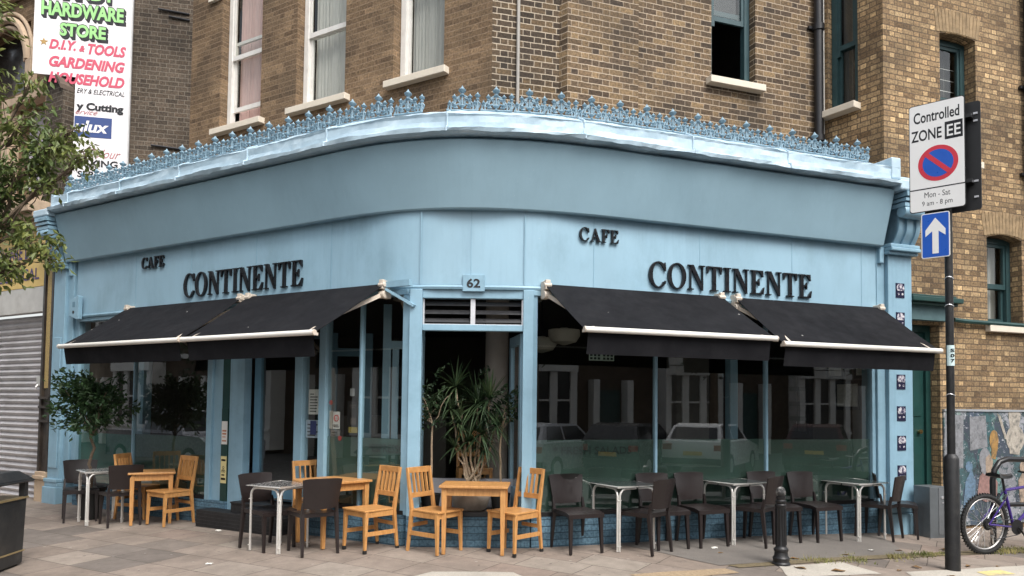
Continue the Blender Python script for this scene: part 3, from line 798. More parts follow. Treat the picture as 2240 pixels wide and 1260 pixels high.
for i in range(len(front)):
    (ta, za), (tb, zb) = front[i], front[(i + 1) % len(front)]
    pierf([P(ta, O0, za), P(ta, O1, za), P(tb, O1, zb), P(tb, O0, zb)])
mb.build('party_pier', M_brickF, ht, recalc=False)
mb = MB(); 
for i in range(8):
    (ta, za), (tb, zb) = front[2 + i], front[3 + i]
    p = P
    mb.hexa([p(ta, O0, za + .004), p(tb, O0, zb + .004), p(tb, O1 + .05, zb + .004), p(ta, O1 + .05, za + .004), p(ta, O0, za + .075), p(tb, O0, zb + .075), p(tb, O1 + .05, zb + .075), p(ta, O1 + .05, za + .075)])
mb.build('pier_coping', simple('sooty_coping', (.12, .09, .07), .9, var=.3, bmp=.3), ht)
# shop front
mb = MB(); rows = []; nsl = 31
for i in range(nsl * 4 + 1):
    z_ = -.1 + 3.12 * i / (nsl * 4); k = i % 4
    o_ = -.06 + (.0, .034, .045, .022)[k]
    rows.append([FL.p(7.74, o_, z_), FL.p(10.6, o_, z_)])
mb.grid(rows)
sh = mb.build('roller_shutter', simple('galvanised_shutter', (.52, .50, .50), .42, metal=.4, var=.12, nscale=3, dirt=(.26, .24, .23), dirt_amt=.5, dscale=2), ht, recalc=False)
mb = MB(); mb.fbox(FL, 7.80, 7.93, -.03, .05, 1.82, 1.98); mb.tube([FL.p(7.86, .06, 1.84), FL.p(7.86, .09, 1.80), FL.p(7.9, .06, 1.78)], .015, 6); mb.build('shutter_lock', M_steel, sh)
mb = MB(); mb.fbox(FL, 7.66, 7.74, -.08, .06, -.15, 3.1); mb.build('shutter_rail', simple('grey_rail', (.36, .36, .35), .5, metal=.3), ht)
mb = MB(); mb.fbox(FL, 7.70, 10.6, -.05, .10, 3.06, 3.48); mb.build('shutter_box', simple('dirty_white_panel', (.50, .49, .46), .5, var=.08, dirt=(.3, .28, .25), dirt_amt=.5), ht)
mb = MB(); mb.fbox(FL, 7.70, 10.6, -.1, .10, 3.49, 4.46); fs = mb.build('fascia_sign', simple('yellow_fascia', (.66, .47, .16), .5, var=.06, dirt=(.45, .34, .15), dirt_amt=.4), ht)
mb = MB(); M_ = place(FL, 10.1, .103, 3.58, True)
M_purp = simple('purple_letters', (.075, .05, .16), .5)
text_into(mb, 'ELECTRICAL', M_, .62, .03, 1.62, .20, bold=.012); mb.build('lettering', M_purp, fs, recalc=False)
mb = MB(); text_into(mb, 'HARDWARE DIY', M_, .30, .40, 1.85, .26, bold=.015); mb.build('lettering', M_purp, fs, recalc=False)
mb = MB(); mb.fbox(FL, 7.66, 10.6, -.1, .20, 4.47, 4.60); mb.fbox(FL, 7.66, 10.6, -.1, .34, 4.60, 4.68); mb.fbox(FL, 7.66, 10.6, -.1, .42, 4.68, 4.89)
mb.build('cornice', M_sand, ht, bevel=.015)
M_bpil = simple('black_marble_pilaster', (.035, .028, .024), .35, var=.5, nscale=9, dirt=(.10, .075, .05), dirt_amt=.5)
mb = MB(); mb.fbox(FL, 7.345, 7.655, -.1, .10, .42, 4.2); mb.fbox(FL, 7.345, 7.40, .10, .13, .42, 4.1); mb.fbox(FL, 7.60, 7.655, .10, .13, .42, 4.1)
for z_ in (1.22, 1.45, 1.6): mb.fbox(FL, 7.345, 7.655, .10, .15, z_, z_ + .04)
pl = mb.build('pilaster', M_bpil, ht)
mb = MB(); mb.fbox(FL, 7.44, 7.56, .10, .112, 1.78, 4.0); mb.build('gilt_panel', simple('gold_mosaic', (.42, .30, .12), .5, var=.4, nscale=60, metal=.2), pl)
mb = MB(); mb.fbox(FL, 7.345, 7.66, -.1, .16, -.15, .42); mb.fbox(FL, 7.345, 7.66, -.1, .20, .30, .36); mb.build('plinth', M_sand, ht, bevel=.01)

# tall sign fixed to the flank wall
sg = thing('wall_sign', 'tall white painted hardware store sign board high on the grey brick flank', 'sign', FF.p(.1, .05, 5.1))
M_swhite = simple('white_sign_paint', (.80, .77, .78), .5, var=.04, dirt=(.5, .46, .45), dirt_amt=.35, dscale=2)
mb = MB(); mb.fbox(FF, 0.0, .84, .03, .06, 5.0, 7.03); mb.fbox(FF, -.66, .84, .03, .06, 7.03, 9.4); mb.build('board', M_swhite, sg)
mb = MB(); mb.fbox(FF, .84, .862, .02, .075, 5.0, 9.4); mb.build('edge_strip', simple('grey_edge', (.5, .5, .5), .5), sg)
def smat(x, z, off=.062):
    o = FF.p(x, off, z)
    return Matrix(((fd[0], 0, fn[0], o.x), (fd[1], 0, fn[1], o.y), (0, 1, 0, o.z), (0, 0, 0, 1)))
M_sgreen = simple('sign_green', (.30, .60, .22), .5, var=.05); M_spink = simple('sign_pink', (.55, .075, .13), .5, var=.05)
M_snavy = simple('sign_navy', (.028, .06, .20), .5, var=.05); M_sgold = simple('sign_gold', (.40, .25, .08), .5)
M_dred = simple('sign_dusty_red', (.42, .16, .17), .5)
for s_, x_, z_, w_, h_ in (('HARDWARE', -.56, 8.03, 1.28, .27), ('STORE', -.27, 7.70, .72, .25), ('HANDY', -.40, 8.36, .98, .26)):
    mb = MB()
    for k in range(5): text_into(mb, s_, smat(x_ + .009 * k, z_ - .012 * k), 0, 0, w_, h_, .001 + .0004 * (5 - k), bold=.07)
    mb.build('letter_shadow', M_letter, sg, recalc=False)
for s_, x_, z_, w_, h_ in (('HARDWARE', -.555, 8.04, 1.27, .245), ('STORE', -.265, 7.71, .71, .225), ('HANDY', -.395, 8.37, .97, .235)):
    mb = MB(); text_into(mb, s_, smat(x_, z_), 0, 0, w_, h_, .006, bold=.038)
    mb.build('lettering', M_sgreen, sg, recalc=False)
for s_, x_, z_, w_, h_ in (('D.I.Y.', -.42, 7.47, .42, .17), ('&', .04, 7.47, .09, .11), ('TOOLS', .17, 7.44, .60, .19), ('GARDENING', -.41, 7.17, 1.17, .19), ('HOUSEHOLD', -.41, 6.90, 1.17, .19)):
    mb = MB(); text_into(mb, s_, smat(x_, z_), 0, 0, w_, h_, .003, shear=.25, bold=.045)
    mb.build('lettering', M_spink, sg, recalc=False)
mb = MB(); text_into(mb, 'ERY & ELECTRICAL', smat(.03, 6.76), 0, 0, .74, .085, .003, shear=.25, bold=.008); mb.build('lettering', M_letter, sg, recalc=False)
mb = MB(); text_into(mb, 'y Cutting', smat(.03, 6.44), 0, 0, .73, .17, .003, bold=.05); mb.build('lettering', M_letter, sg, recalc=False)
mb = MB(); text_into(mb, 'MIXING', smat(.08, 5.52), 0, 0, .62, .12, .003, bold=.03); mb.build('lettering', M_letter, sg, recalc=False)
mb = MB(); text_into(mb, 'SERVICE', smat(.08, 5.33), 0, 0, .62, .11, .003, bold=.03); mb.build('lettering', M_letter, sg, recalc=False)
mb = MB(); text_into(mb, 'ervice', smat(.02, 6.40), 0, 0, .34, .085, .005, shear=.5); mb.build('lettering', M_dred, sg, recalc=False)
mb = MB(); text_into(mb, 'Colour', smat(.22, 5.68), 0, 0, .52, .15, .003, shear=.5); mb.build('lettering', M_dred, sg, recalc=False)
mb = MB(); mb.fbox(FF, .01, .585, .06, .064, 6.02, 6.37); mb.build('blue_panel', M_snavy, sg)
mb = MB(); text_into(mb, 'ulux', smat(.02, 6.10, .066), 0, 0, .52, .20, .002, shear=.2, bold=.03); mb.build('lettering', M_swhite, sg, recalc=False)
mb = MB(); mb.prism([(.07 * (1 if i % 2 == 0 else .42) * math.sin(i * math.pi / 5), .07 * (1 if i % 2 == 0 else .42) * math.cos(i * math.pi / 5)) for i in range(10)], smat(-.50, 7.58), .004); mb.build('star', M_sgold, sg)

# ------------------------------------------------------------------ the cafe
ct = thing('cafe_shopfront', 'pale blue corner cafe front with large dark windows and cast iron roof cresting', 'cafe', (-.47, 8.6, 0))

def smooth_path(r, step=.06, tL=6.95, tR=5.03):
    """the facade line L end > corner > door > corner > R end with rounded corners; gives (point, outward normal)"""
    pts = [FL.p(tL), Vector((*A2, 0)), Vector((*B2, 0)), FR.p(tR)]
    out = [pts[0]]
    for i in (1, 2):
        a, b, c = pts[i - 1], pts[i], pts[i + 1]
        ra = min(r, (a - b).length * .499); rc = min(r, (c - b).length * .499)
        p0 = b + (a - b).normalized() * ra; p2 = b + (c - b).normalized() * rc
        for k in range(13):
            s_ = k / 12; out.append(p0 * (1 - s_) ** 2 + b * 2 * s_ * (1 - s_) + p2 * s_ ** 2)
    out.append(pts[3])
    res = []; carry = 0
    for a, b in zip(out, out[1:]):
        L = (b - a).length; k = carry
        while k < L:
            res.append(a.lerp(b, k / L)); k += step
        carry = k - L
    res.append(out[-1])
    ns = []
    for i in range(len(res)):
        d = (res[min(i + 1, len(res) - 1)] - res[max(i - 1, 0)]).normalized()
        ns.append(Vector((d.y, -d.x, 0)))
    return list(zip(res, ns))
def sweep(mb, path, prof, jit=0.0, close=False):
    rows = []
    for i, (p, n) in enumerate(path):
        row = []
        for k, (o, z) in enumerate(prof):
            j = jit * (noise.noise((p.x * 2.2, p.y * 2.2, k * 3.7)) + .5 * noise.noise((p.x * 9, p.y * 9, k * 1.7)))
            j2 = jit * (noise.noise((p.x * 2.6 + 9, p.y * 2.6, k * 2.1)) + .6 * noise.noise((p.x * 11, p.y * 11, k)))
            q = p + n * (o + j); row.append((q.x, q.y, z + j2))
        rows.append(row)
    mb.grid(rows)
    mb.face(rows[0][::-1]); mb.face(rows[-1])
PATH = smooth_path(.95); PATHS = smooth_path(.38, tL=6.78, tR=5.12)
mb = MB(); sweep(mb, PATHS, [(0, 2.955), (.055, 2.955), (.055, 3.86), (0, 3.86)]); sb = mb.build('sign_board', M_sign, ct)
mb = MB(); sweep(mb, PATHS, [(.0, 2.90), (.075, 2.90), (.085, 2.925), (.07, 2.95), (0, 2.95)]); mb.build('sign_moulding', M_blue, ct)
def joint(fr, t):                           # raised joints between the sign panels
    mb = MB(); mb.fbox(fr, t - .006, t + .006, .053, .0585, 2.96, 3.83); mb.build('panel_joint', M_blue, sb)
for t_ in (5.20, 3.9, 2.55, 1.2): joint(FL, t_)
for t_ in (.75, 2.2, 3.6, 4.75): joint(FR, t_)
for x_ in (.12, .69, 1.30): joint(FD, x_)
mb = MB(); sweep(mb, PATH, [(.02, 3.81), (.15, 3.80), (.165, 3.815), (.36, 4.52), (.30, 4.56), (.02, 4.56)])
mb.build('canted_fascia', M_cant, ct)
mb = MB(); sweep(mb, PATH, [(.05, 4.57), (.43, 4.56), (.475, 4.575), (.485, 4.615), (.425, 4.635), (.418, 4.70), (.425, 4.765), (.435, 4.785), (.35, 4.835), (.22, 4.89), (.05, 4.90)], jit=.017)
mb.build('cornice', M_lead, ct)
for i in range(8, len(PATH) - 8, 23):
    p, n = PATH[i]; d = Vector((-n.y, n.x, 0)); pr = [(.482, 4.575), (.484, 4.62), (.43, 4.645), (.425, 4.70), (.432, 4.77), (.432, 4.79), (.35, 4.838), (.23, 4.893)]
    mb = MB()                               # seam dressed over the lead
    mb.tube([((p + n * o0).x, (p + n * o0).y, z0) for o0, z0 in pr], .012, 6)
    mb.build('lead_seam', M_lead, ct)
mb = MB()                                   # flat roof behind the cornice
rp_ = [p + n * .1 for p, n in PATH]
mb.face([(p.x, p.y, 4.87) for p in rp_] + [tuple(FR.p(5.6, -1.5, 4.87)), tuple(FR.p(4, -5, 4.87)), tuple(FL.p(5, -5, 4.87)), tuple(FL.p(7.4, -1.5, 4.87))])
mb.build('flat_roof', M_tarmac, ct)
# end blocks of the cornice
mb = MB(); mb.fbox(FR, 4.90, 5.06, .1, .44, 4.64, 4.93); mb.fbox(FR, 5.02, 5.60, .05, .47, 4.50, 4.64); mb.fbox(FR, 5.1, 5.56, .05, .40, 4.64, 4.70)
mb.build('cornice_end_block', M_lead, ct, bevel=.02)
mb = MB(); mb.fbox(FL, 6.9, 7.02, .05, .40, 4.62, 4.86); mb.fbox(FL, 6.96, 7.40, .05, .47, 4.50, 4.62)
mb.build('cornice_end_block', M_lead, ct, bevel=.02)

# cresting: one casting, repeated along the roof edge
def crest_mesh():
    mb = MB(); T = mb.tube
    T([(-.205, 0, .012), (.205, 0, .012)], .012, 6)
    T([(0, 0, .01), (0, 0, .2)], .014, 6)
    def fin(x, z, s):
        mb.lathe([(.012 * s, 0), (.028 * s, .008 * s), (.03 * s, .016 * s), (.014 * s, .028 * s), (.018 * s, .036 * s), (.038 * s, .048 * s), (.044 * s, .062 * s), (.022 * s, .078 * s), (.012 * s, .09 * s), (.003 * s, .106 * s)], 8, o=(x, 0, z))
    fin(0, .168, 1.2); fin(0, .012, .8)
    for sx in (-1, 1):
        arc = [(sx * (.01 + .085 * math.sin(a)), 0, .175 - .075 * (1 - math.cos(a))) for a in [i * .26 for i in range(10)]]
        T(arc, .012, 5)
        T([(sx * .145, 0, .015), (sx * .15, 0, .06), (sx * .13, 0, .10), (sx * .09, 0, .135), (sx * .03, 0, .155)], .012, 5)
        T([(sx * .02, 0, .05), (sx * .05, 0, .085), (sx * .085, 0, .07), (sx * .08, 0, .04), (sx * .055, 0, .045)], .0115, 5)
        T([(sx * .205, 0, .01), (sx * .17, 0, .075), (sx * .15, 0, .03)], .010, 5)
        fin(sx * .105, .122, .75); fin(sx * .10, .03, .7); fin(sx * .165, .06, .6)
    for sx in (-1, 1):                      # inner scrolls and leaves that fill the casting
        T([(sx * (.05 + .028 * math.cos(a)), .006, .115 + .028 * math.sin(a)) for a in [i * .7 for i in range(8)]], .009, 5)
        T([(sx * (.125 + .024 * math.cos(a)), -.004, .075 + .024 * math.sin(a)) for a in [i * .8 for i in range(8)]], .0085, 5)
        T([(sx * .0, .0, .03), (sx * .03, .012, .10), (sx * .07, 0, .15)], .010, 5)
        T([(sx * .18, .0, .02), (sx * .19, .010, .08), (sx * .165, 0, .13)], .009, 5)
    T([(.205, 0, .01), (.205, 0, .15)], .014, 6); fin(.205, .125, .9)
    for sx in (-1, 1): T([(.205, 0, .12), (.205 + sx * .035, 0, .085), (.205 + sx * .02, 0, .05), (.205, 0, .04)], .010, 5)
    return mb
cr0 = crest_mesh().build('cresting_panel', M_crest, ct, world=False, smooth=True)
# arc length along the path
acc = [0.0]
for (a, _), (b, _) in zip(PATH, PATH[1:]): acc.append(acc[-1] + (b - a).length)
total = acc[-1]
first = True
def at_len(s_):
    for i in range(len(acc) - 1):
        if acc[i + 1] >= s_:
            k = (s_ - acc[i]) / (acc[i + 1] - acc[i]); return PATH[i][0].lerp(PATH[i + 1][0], k), PATH[i][1]
    return PATH[-1]
mid = min(range(len(PATH)), key=lambda i: abs(PATH[i][0].x + .87)); smid = acc[mid]
inv = MW[ct.name].inverted()
slots = []
s_ = smid + .30
while s_ < total - .30: slots.append(s_); s_ += .352
s_ = smid - .27
while s_ > .12: slots.append(s_); s_ -= .352
for s_ in slots:
    p, n = at_len(s_); q = p + n * .26
    o = cr0 if first else cr0.copy()
    if not first: COL.objects.link(o); o.parent = ct
    first = False
    o.location = inv @ Vector((q.x, q.y, 4.875)); o.rotation_euler = (0, 0, math.atan2(n.x, -n.y))
    o.scale = (.845, 1, .99)

# pilasters, corbels, tiles
def pilaster(fr, t0, t1, sgn, right):
    lo, hi = min(t0, t1), max(t0, t1)
    mb = MB(); mb.fbox(fr, lo, hi, -.15, .13, .32, 3.70)
    if right:
        mb.fbox(fr, lo - .14, lo, -.15, .07, .32, 3.80); mb.fbox(fr, lo - .20, lo - .14, -.15, .035, .32, 2.9)
    else:
        mb.fbox(fr, lo - .16, lo, -.15, .08, .30, 3.80); mb.fbox(fr, lo - .28, lo - .16, -.15, .04, .30, 2.9)
        mb.fbox(fr, lo + .05, hi - .05, .13, .15, .5, 2.6)
    po = mb.build('pilaster', M_blue, ct, bevel=.008)
    mb = MB(); mb.fbox(fr, lo - .03, hi + .03, -.15, .19, -.3, .20); mb.fbox(fr, lo - .015, hi + .015, -.15, .165, .20, .27); mb.fbox(fr, lo - .02, hi + .02, -.15, .18, .27, .33)
    mb.build('pilaster_base', M_blue, po, bevel=.012)
    mb = MB()
    for z0_, z1_, o_ in ((3.70, 3.74, .20), (3.74, 3.79, .25), (3.79, 3.84, .23)): mb.fbox(fr, lo - .05, hi + .05, -.1, o_, z0_, z1_)
    mb.fbox(fr, lo - .13, lo - .05, -.1, .12, 3.58, 3.8)
    mb.build('capital', M_blue, po, bevel=.012)
    mb = MB()                               # scrolled corbel: an S profile, with raised ribs
    prof = []
    for i in range(17):
        a = i / 16; o_ = .17 + .27 * a ** 1.4 + .05 * math.sin(a * 2 * math.pi) * (1 - .2 * a); prof.append((o_, 3.84 + .62 * a))
    for (x0, x1, e) in ((lo + .02, hi - .02, 0), (lo + .02, lo + .09, .03), (hi - .09, hi - .02, .03), ((lo + hi) / 2 - .05, (lo + hi) / 2 + .05, .035)):
        rows = [[fr.p(x0, -.05, z_), fr.p(x0, o_ + e, z_), fr.p(x1, o_ + e, z_), fr.p(x1, -.05, z_)] for o_, z_ in prof]
        mb.grid(rows)
    for z_, o_, h_ in ((4.30, .43, .05), (4.37, .45, .04), (4.43, .47, .06)): mb.fbox(fr, lo - .01, hi + .01, -.05, o_, z_, z_ + h_)
    ax = Matrix(((fr.n[0], fr.n[1] * 0 + 0, fr.d[0]), (fr.n[1], 0, fr.d[1]), (0, 1, 0)))
    mb.lathe([(.075, lo + .0), (.085, lo + .03), (.085, hi - .03), (.075, hi - .0)], 14, o=fr.p(0, .36, 4.24), axis=ax)
    mb.build('corbel', M_blue, po, smooth=True)
    return po
pR = pilaster(FR, 5.14, 5.56, 1, True)
pL = pilaster(FL, 6.99, 7.33, 1, False)
def tile_mat(name, dark):
    m, t, b = nodes(name)
    n_ = noise_n(t, 26, 3); c = ramp(t, n_, [(.42, (.62, .60, .62)), (.5, (.30, .28, .34)), (.58, (.05, .05, .09))])
    t.links.new(c, b.inputs['Base Color']); b.inputs['Roughness'].default_value = .15; return m
M_tw = tile_mat('glazed_white_tile', 0); M_td = simple('glazed_navy_tile', (.022, .022, .05), .15)
for z_ in (3.22, 2.82, 1.97, 1.54, 1.14, .74):
    mb = MB(); p = FR.p; c0 = 5.345
    mb.fbox(FR, c0 - .075, c0 + .075, .13, .138, z_ - .10, z_ + .10)
    tl = mb.build('tile', M_td, pR)
    mb = MB(); M_ = place(FR, c0, .139, z_ + .025, False)
    mb.prism([(.068 * math.cos(a * math.pi / 10) * 1.0, .07 * math.sin(a * math.pi / 10)) for a in range(11)] + [(-.05, -.03), (.05, -.03)][0:2], M_, .004)
    for sx in (-.035, .035): mb.lathe([(.016, 0), (.016, .004)], 8, o=M_ @ Vector((sx, -.075, 0)), axis=M_.to_3x3())
    mb.build('tile_flower', M_tw, pR)

# plinth of painted brick, dark sill, glazing
FDx = Frame(A2, (1, 0), (0, -1)); DW = B2[0] - A2[0]
mb = MB()
def plinth(fr, t0, t1, o, z0, z1, u0=0):
    p = fr.p; L = abs(t1 - t0)
    mb.face([p(t0, o, z0), p(t1, o, z0), p(t1, o, z1), p(t0, o, z1)], 0, [(u0, z0), (u0 + L, z0), (u0 + L, z1), (u0, z1)])
    mb.face([p(t0, o, z1), p(t1, o, z1), p(t1, -.3, z1), p(t0, -.3, z1)], 0, [(u0, z1), (u0 + L, z1), (u0 + L, z1 + .3), (u0, z1 + .3)])
    for t_ in (t0, t1): mb.face([p(t_, o, z0), p(t_, -.3, z0), p(t_, -.3, z1), p(t_, o, z1)], 0, [(0, z0), (.3, z0), (.3, z1), (0, z1)])
plinth(FL, 0.02, 1.66, .05, -.3, .34); plinth(FL, 3.06, 6.72, .05, -.3, .26, 3); plinth(FR, 0.0, 5.0, .05, -.3, .335, 9); plinth(FD, .0, DW, .06, -.3, .335, 20)
mb.build('brick_plinth', M_brickP, ct, recalc=False)
mb = MB()
for fr, a, b, z_ in ((FL, .03, 1.66, .34), (FL, 3.5, 6.72, .26), (FR, .02, 5.0, .335), (FD, .12, DW - .1, .335)):
    mb = MB(); mb.fbox(fr, a, b, -.05, .035, z_ + .002, z_ + .05); mb.build('window_sill', M_black, ct)
def post(fr, t0, t1, z0, z1, o0=-.08, o1=.03, name='mullion', mat=None):
    mb = MB(); mb.fbox(fr, t0, t1, o0, o1, z0, z1); return mb.build(name, mat or M_blue, ct, bevel=.006)
ZT = 2.90
for t0, t1 in ((3.40, 3.50), (2.98, 3.06), (2.74, 2.98), (1.66, 1.80), (1.27, 1.38)):
    post(FL, t0, t1, -.05 if t1 < 3.6 and t0 > 2.5 else .3, ZT, o1=.04 if t0 != 2.98 else .01)
post(FL, 3.22, 3.40, -.05, ZT, o1=.0)
gp_ = MB(); gp_.fbox(FL, 3.08, 3.21, -.05, .012, .0, 1.5); gp_.fbox(FL, 3.06, 3.22, -.06, .0, -.02, ZT); gpo = gp_.build('green_panel', M_green, ct)
for t0, t1 in ((5.215, 5.245), (.705, .74)): post(FL, t0, t1, .3, ZT, -.05, .02)
post(FL, -.02, .08, .34, ZT)
for t0, t1 in ((1.60, 1.632), (3.215, 3.247)): post(FR, t0, t1, .36, ZT, -.05, .02)
post(FR, 4.96, 5.02, .335, ZT, o1=.02)
post(FR, -.05, .06, .335, ZT)
for fr, a, b in ((FL, .0, 6.75), (FR, 0, 5.0)): post(fr, a, b, 2.84, 2.90, -.08, .05, 'head_rail')
def pane(fr, t0, t1, z0, z1, o=-.01, film=None, fz=None, inset=.012):
    mb = MB(); p = fr.p
    mb.face([p(t0, o, z0), p(t1, o, z0), p(t1, o, z1), p(t0, o, z1)])
    g = mb.build('window_pane', M_glass, ct, recalc=False)
    if film:
        mb = MB(); o2 = o - inset
        mb.face([p(t0, o2, z0), p(t1, o2, z0), p(t1, o2, fz), p(t0, o2, fz)])
        mb.build('window_film', film, g, recalc=False)
    return g
pane(FL, 5.245, 6.72, .30, 2.84, film=M_film2, fz=1.08)
pane(FL, 3.50, 5.215, .30, 2.84, film=M_film, fz=1.10)
gL1 = pane(FL, .74, 1.27, .38, 2.84, film=M_film, fz=1.19)
gL2 = pane(FL, .08, .705, .38, 2.84, film=M_film, fz=1.19)
gR1 = pane(FR, .06, 1.60, .38, 2.84, film=M_film, fz=1.20)
gR2 = pane(FR, 1.632, 3.215, .38, 2.84, film=M_film, fz=1.20)
gR3 = pane(FR, 3.247, 4.96, .38, 2.84, film=M_film, fz=1.19)
M_ftext = simple('film_lettering', (.010, .022, .018), .6)
mb = MB(); text_into(mb, '* FRESH SALADS *', place(FR, .28, -.016, 1.03, False), 0, 0, 1.12, .095, .0, bold=.01); mb.build('film_lettering', M_ftext, gR1, recalc=False)
mb = MB(); text_into(mb, '*ESPRESSO', place(FL, .60, -.016, 1.03, True), 0, 0, .54, .095, .0, bold=.01); mb.build('film_lettering', M_ftext, gL2, recalc=False)
M_navy = simple('navy_notice', (.02, .03, .10), .7); M_redn = simple('red_notice', (.45, .05, .04), .7); M_grn = simple('pale_green_notice', (.45, .62, .45), .7)
def notice(par, fr, t0, t1, z0, z1, mat, name='notice', lines=(), ink=None, flip=True, off=-.016):
    mb = MB(); lo, hi = min(t0, t1), max(t0, t1)
    mb.fbox(fr, lo, hi, off - .004, off, z0, z1)
    o = mb.build(name, mat, par)
    if lines:
        mb = MB(); W_, H_ = hi - lo, z1 - z0; M_ = place(fr, hi if flip else lo, off + .001, z0, flip)
        for (x, y, w_, h_) in lines: 
            mb.prism([(x * W_, y * H_), ((x + w_) * W_, y * H_), ((x + w_) * W_, (y + h_) * H_), (x * W_, (y + h_) * H_)], M_, .001)
        mb.build('notice_print', ink or M_letter, o)
    return o
rl = random.Random(5)
def para(n, x=.12, w_=.76, y0=.1, y1=.9): return [(x, y0 + (y1 - y0) * i / n, w_ * rl.uniform(.5, 1), (y1 - y0) / n * .38) for i in range(n)]
gs = pane(FL, 1.40, 1.64, .40, 2.80, o=-.012)
notice(gs, FL, 1.42, 1.60, 1.45, 1.76, M_paper, lines=para(7))
notice(gs, FL, 1.40, 1.64, 1.16, 1.38, simple('blue_white_notice', (.42, .50, .60), .7), lines=para(4)); notice(gs, FL, 1.46, 1.56, 1.20, 1.37, M_navy, off=-.011)
nn = notice(gL1, FL, 1.07, 1.18, 1.28, 1.49, M_paper, lines=[(.1, .1, .8, .05), (.1, .2, .7, .05)])
mb = MB(); M_ = place(FL, 1.125, -.0145, 1.41, True); mb.tube([M_ @ Vector((.036 * math.cos(a * .4), .036 * math.sin(a * .4), 0)) for a in range(16)], .006, 5, closed=True); mb.bar(M_ @ Vector((-.03, -.0, 0)), M_ @ Vector((.03, 0, 0)), .012, .002); mb.build('notice_mark', M_redn, nn)
notice(gL1, FL, 1.19, 1.245, 1.28, 1.50, simple('grey_notice', (.42, .40, .36), .7)); notice(gL1, FL, 1.06, 1.22, 1.19, 1.27, simple('grey_notice_b', (.20, .20, .20), .7), lines=para(2))
nd = notice(gL1, FL, .765, .95, 1.22, 1.62, M_black, lines=[(.2, .86, .6, .03), (.25, .8, .4, .03), (.3, .3, .5, .2)], ink=simple('dim_print', (.10, .08, .07), .7))
notice(gL1, FL, .78, .92, 1.24, 1.31, simple('gold_print', (.30, .24, .06), .7), off=-.013)
notice(gL1, FL, .84, .91, 1.68, 1.77, simple('grey_label', (.35, .35, .36), .6))
for z_ in (1.60, 1.17): 
    mb = MB(); mb.lathe([(.0, 0), (.03, 0), (.03, .003), (0, .003)], 12, o=FL.p(1.22 if z_ > 1.3 else 1.06, -.014, z_), axis=place(FL, 0, 0, 0, True).to_3x3()); mb.build('red_sticker', M_redn, gL1)
n1 = notice(gpo, FL, 3.085, 3.20, 1.02, 1.33, M_paper, lines=[(.15, .55, .7, .07), (.15, .42, .7, .07), (.15, .3, .6, .04), (.15, .12, .7, .06)], ink=simple('orange_print', (.50, .20, .10), .7), off=.017)
n2 = notice(gpo, FL, 3.085, 3.20, .50, .86, M_yellow, lines=[(.12, .82, .72, .07), (.2, .28, .5, .05), (.12, .12, .76, .08)], off=.017)
mb = MB(); M_ = place(FL, 3.1425, .019, .68, True)
for cx, cy in ((-.022, -.02), (.022, -.02), (.0, .03)):
    mb.tube([M_ @ Vector((cx + .016 * math.cos(a * .5), cy + .016 * math.sin(a * .5), 0)) for a in range(13)], .003, 4, closed=True)
mb.bar(M_ @ Vector((-.022, -.02, 0)), M_ @ Vector((.0, .02, 0)), .005, .002); mb.bar(M_ @ Vector((.022, -.02, 0)), M_ @ Vector((.0, .02, 0)), .005, .002)
mb.build('notice_print', M_letter, n2)
notice(gR1, FR, .73, 1.06, 2.13, 2.25, simple('mint_paper', (.50, .60, .52), .7), flip=False, lines=[(x, y, .10, .22) for x in (.04, .19, .34, .55, .70, .85) for y in (.1, .42, .74)], ink=M_ftext)

# glazed side door with steps
mb = MB(); o0, o1 = -.16, -.11
for t0, t1, z0, z1 in ((2.60, 2.72, .32, 2.45), (1.82, 1.94, .32, 2.45), (1.94, 2.60, .32, .56), (1.94, 2.60, 2.33, 2.45)): mb.fbox(FL, t0, t1, o0, o1, z0, z1)
mb.fbox(FL, 1.80, 2.74, -.16, -.06, 2.45, 2.53)
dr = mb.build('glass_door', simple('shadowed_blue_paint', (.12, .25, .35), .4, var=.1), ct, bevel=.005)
mb = MB(); p = FL.p; mb.face([p(1.94, -.135, .56), p(2.60, -.135, .56), p(2.60, -.135, 2.33), p(1.94, -.135, 2.33)]); mb.face([p(1.80, -.11, 2.53), p(2.74, -.11, 2.53), p(2.74, -.11, 2.84), p(1.80, -.11, 2.84)])
mb.build('door_pane', M_glass, dr, recalc=False)
mb = MB(); mb.tube([FL.p(1.88, -.11, 1.28), FL.p(1.88, -.07, 1.30), FL.p(1.88, -.07, 1.58), FL.p(1.88, -.11, 1.60)], .012, 8); mb.build('door_handle', M_black, dr)
M_bstep = simple('black_tread', (.016, .016, .017), .6, var=.3, bmp=.4, bscale=50)
st = thing('door_step', 'black ribbed block steps at the glazed side door of the cafe', 'step', FL.p(2.6, .2, -.05))
mb = MB(); mb.fbox(FL, 1.74, 3.30, .055, .30, -.1, .17)
for k in range(5): mb.fbox(FL, 1.735, 3.305, .05, .305, -.06 + k * .045, -.045 + k * .045)
mb.build('lower_step', M_bstep, st)
mb = MB(); mb.fbox(FL, 1.80, 2.74, -.16, .20, .172, .30); mb.fbox(FL, 1.8, 2.74, -.16, .215, .285, .305); mb.build('upper_step', M_bstep, st)

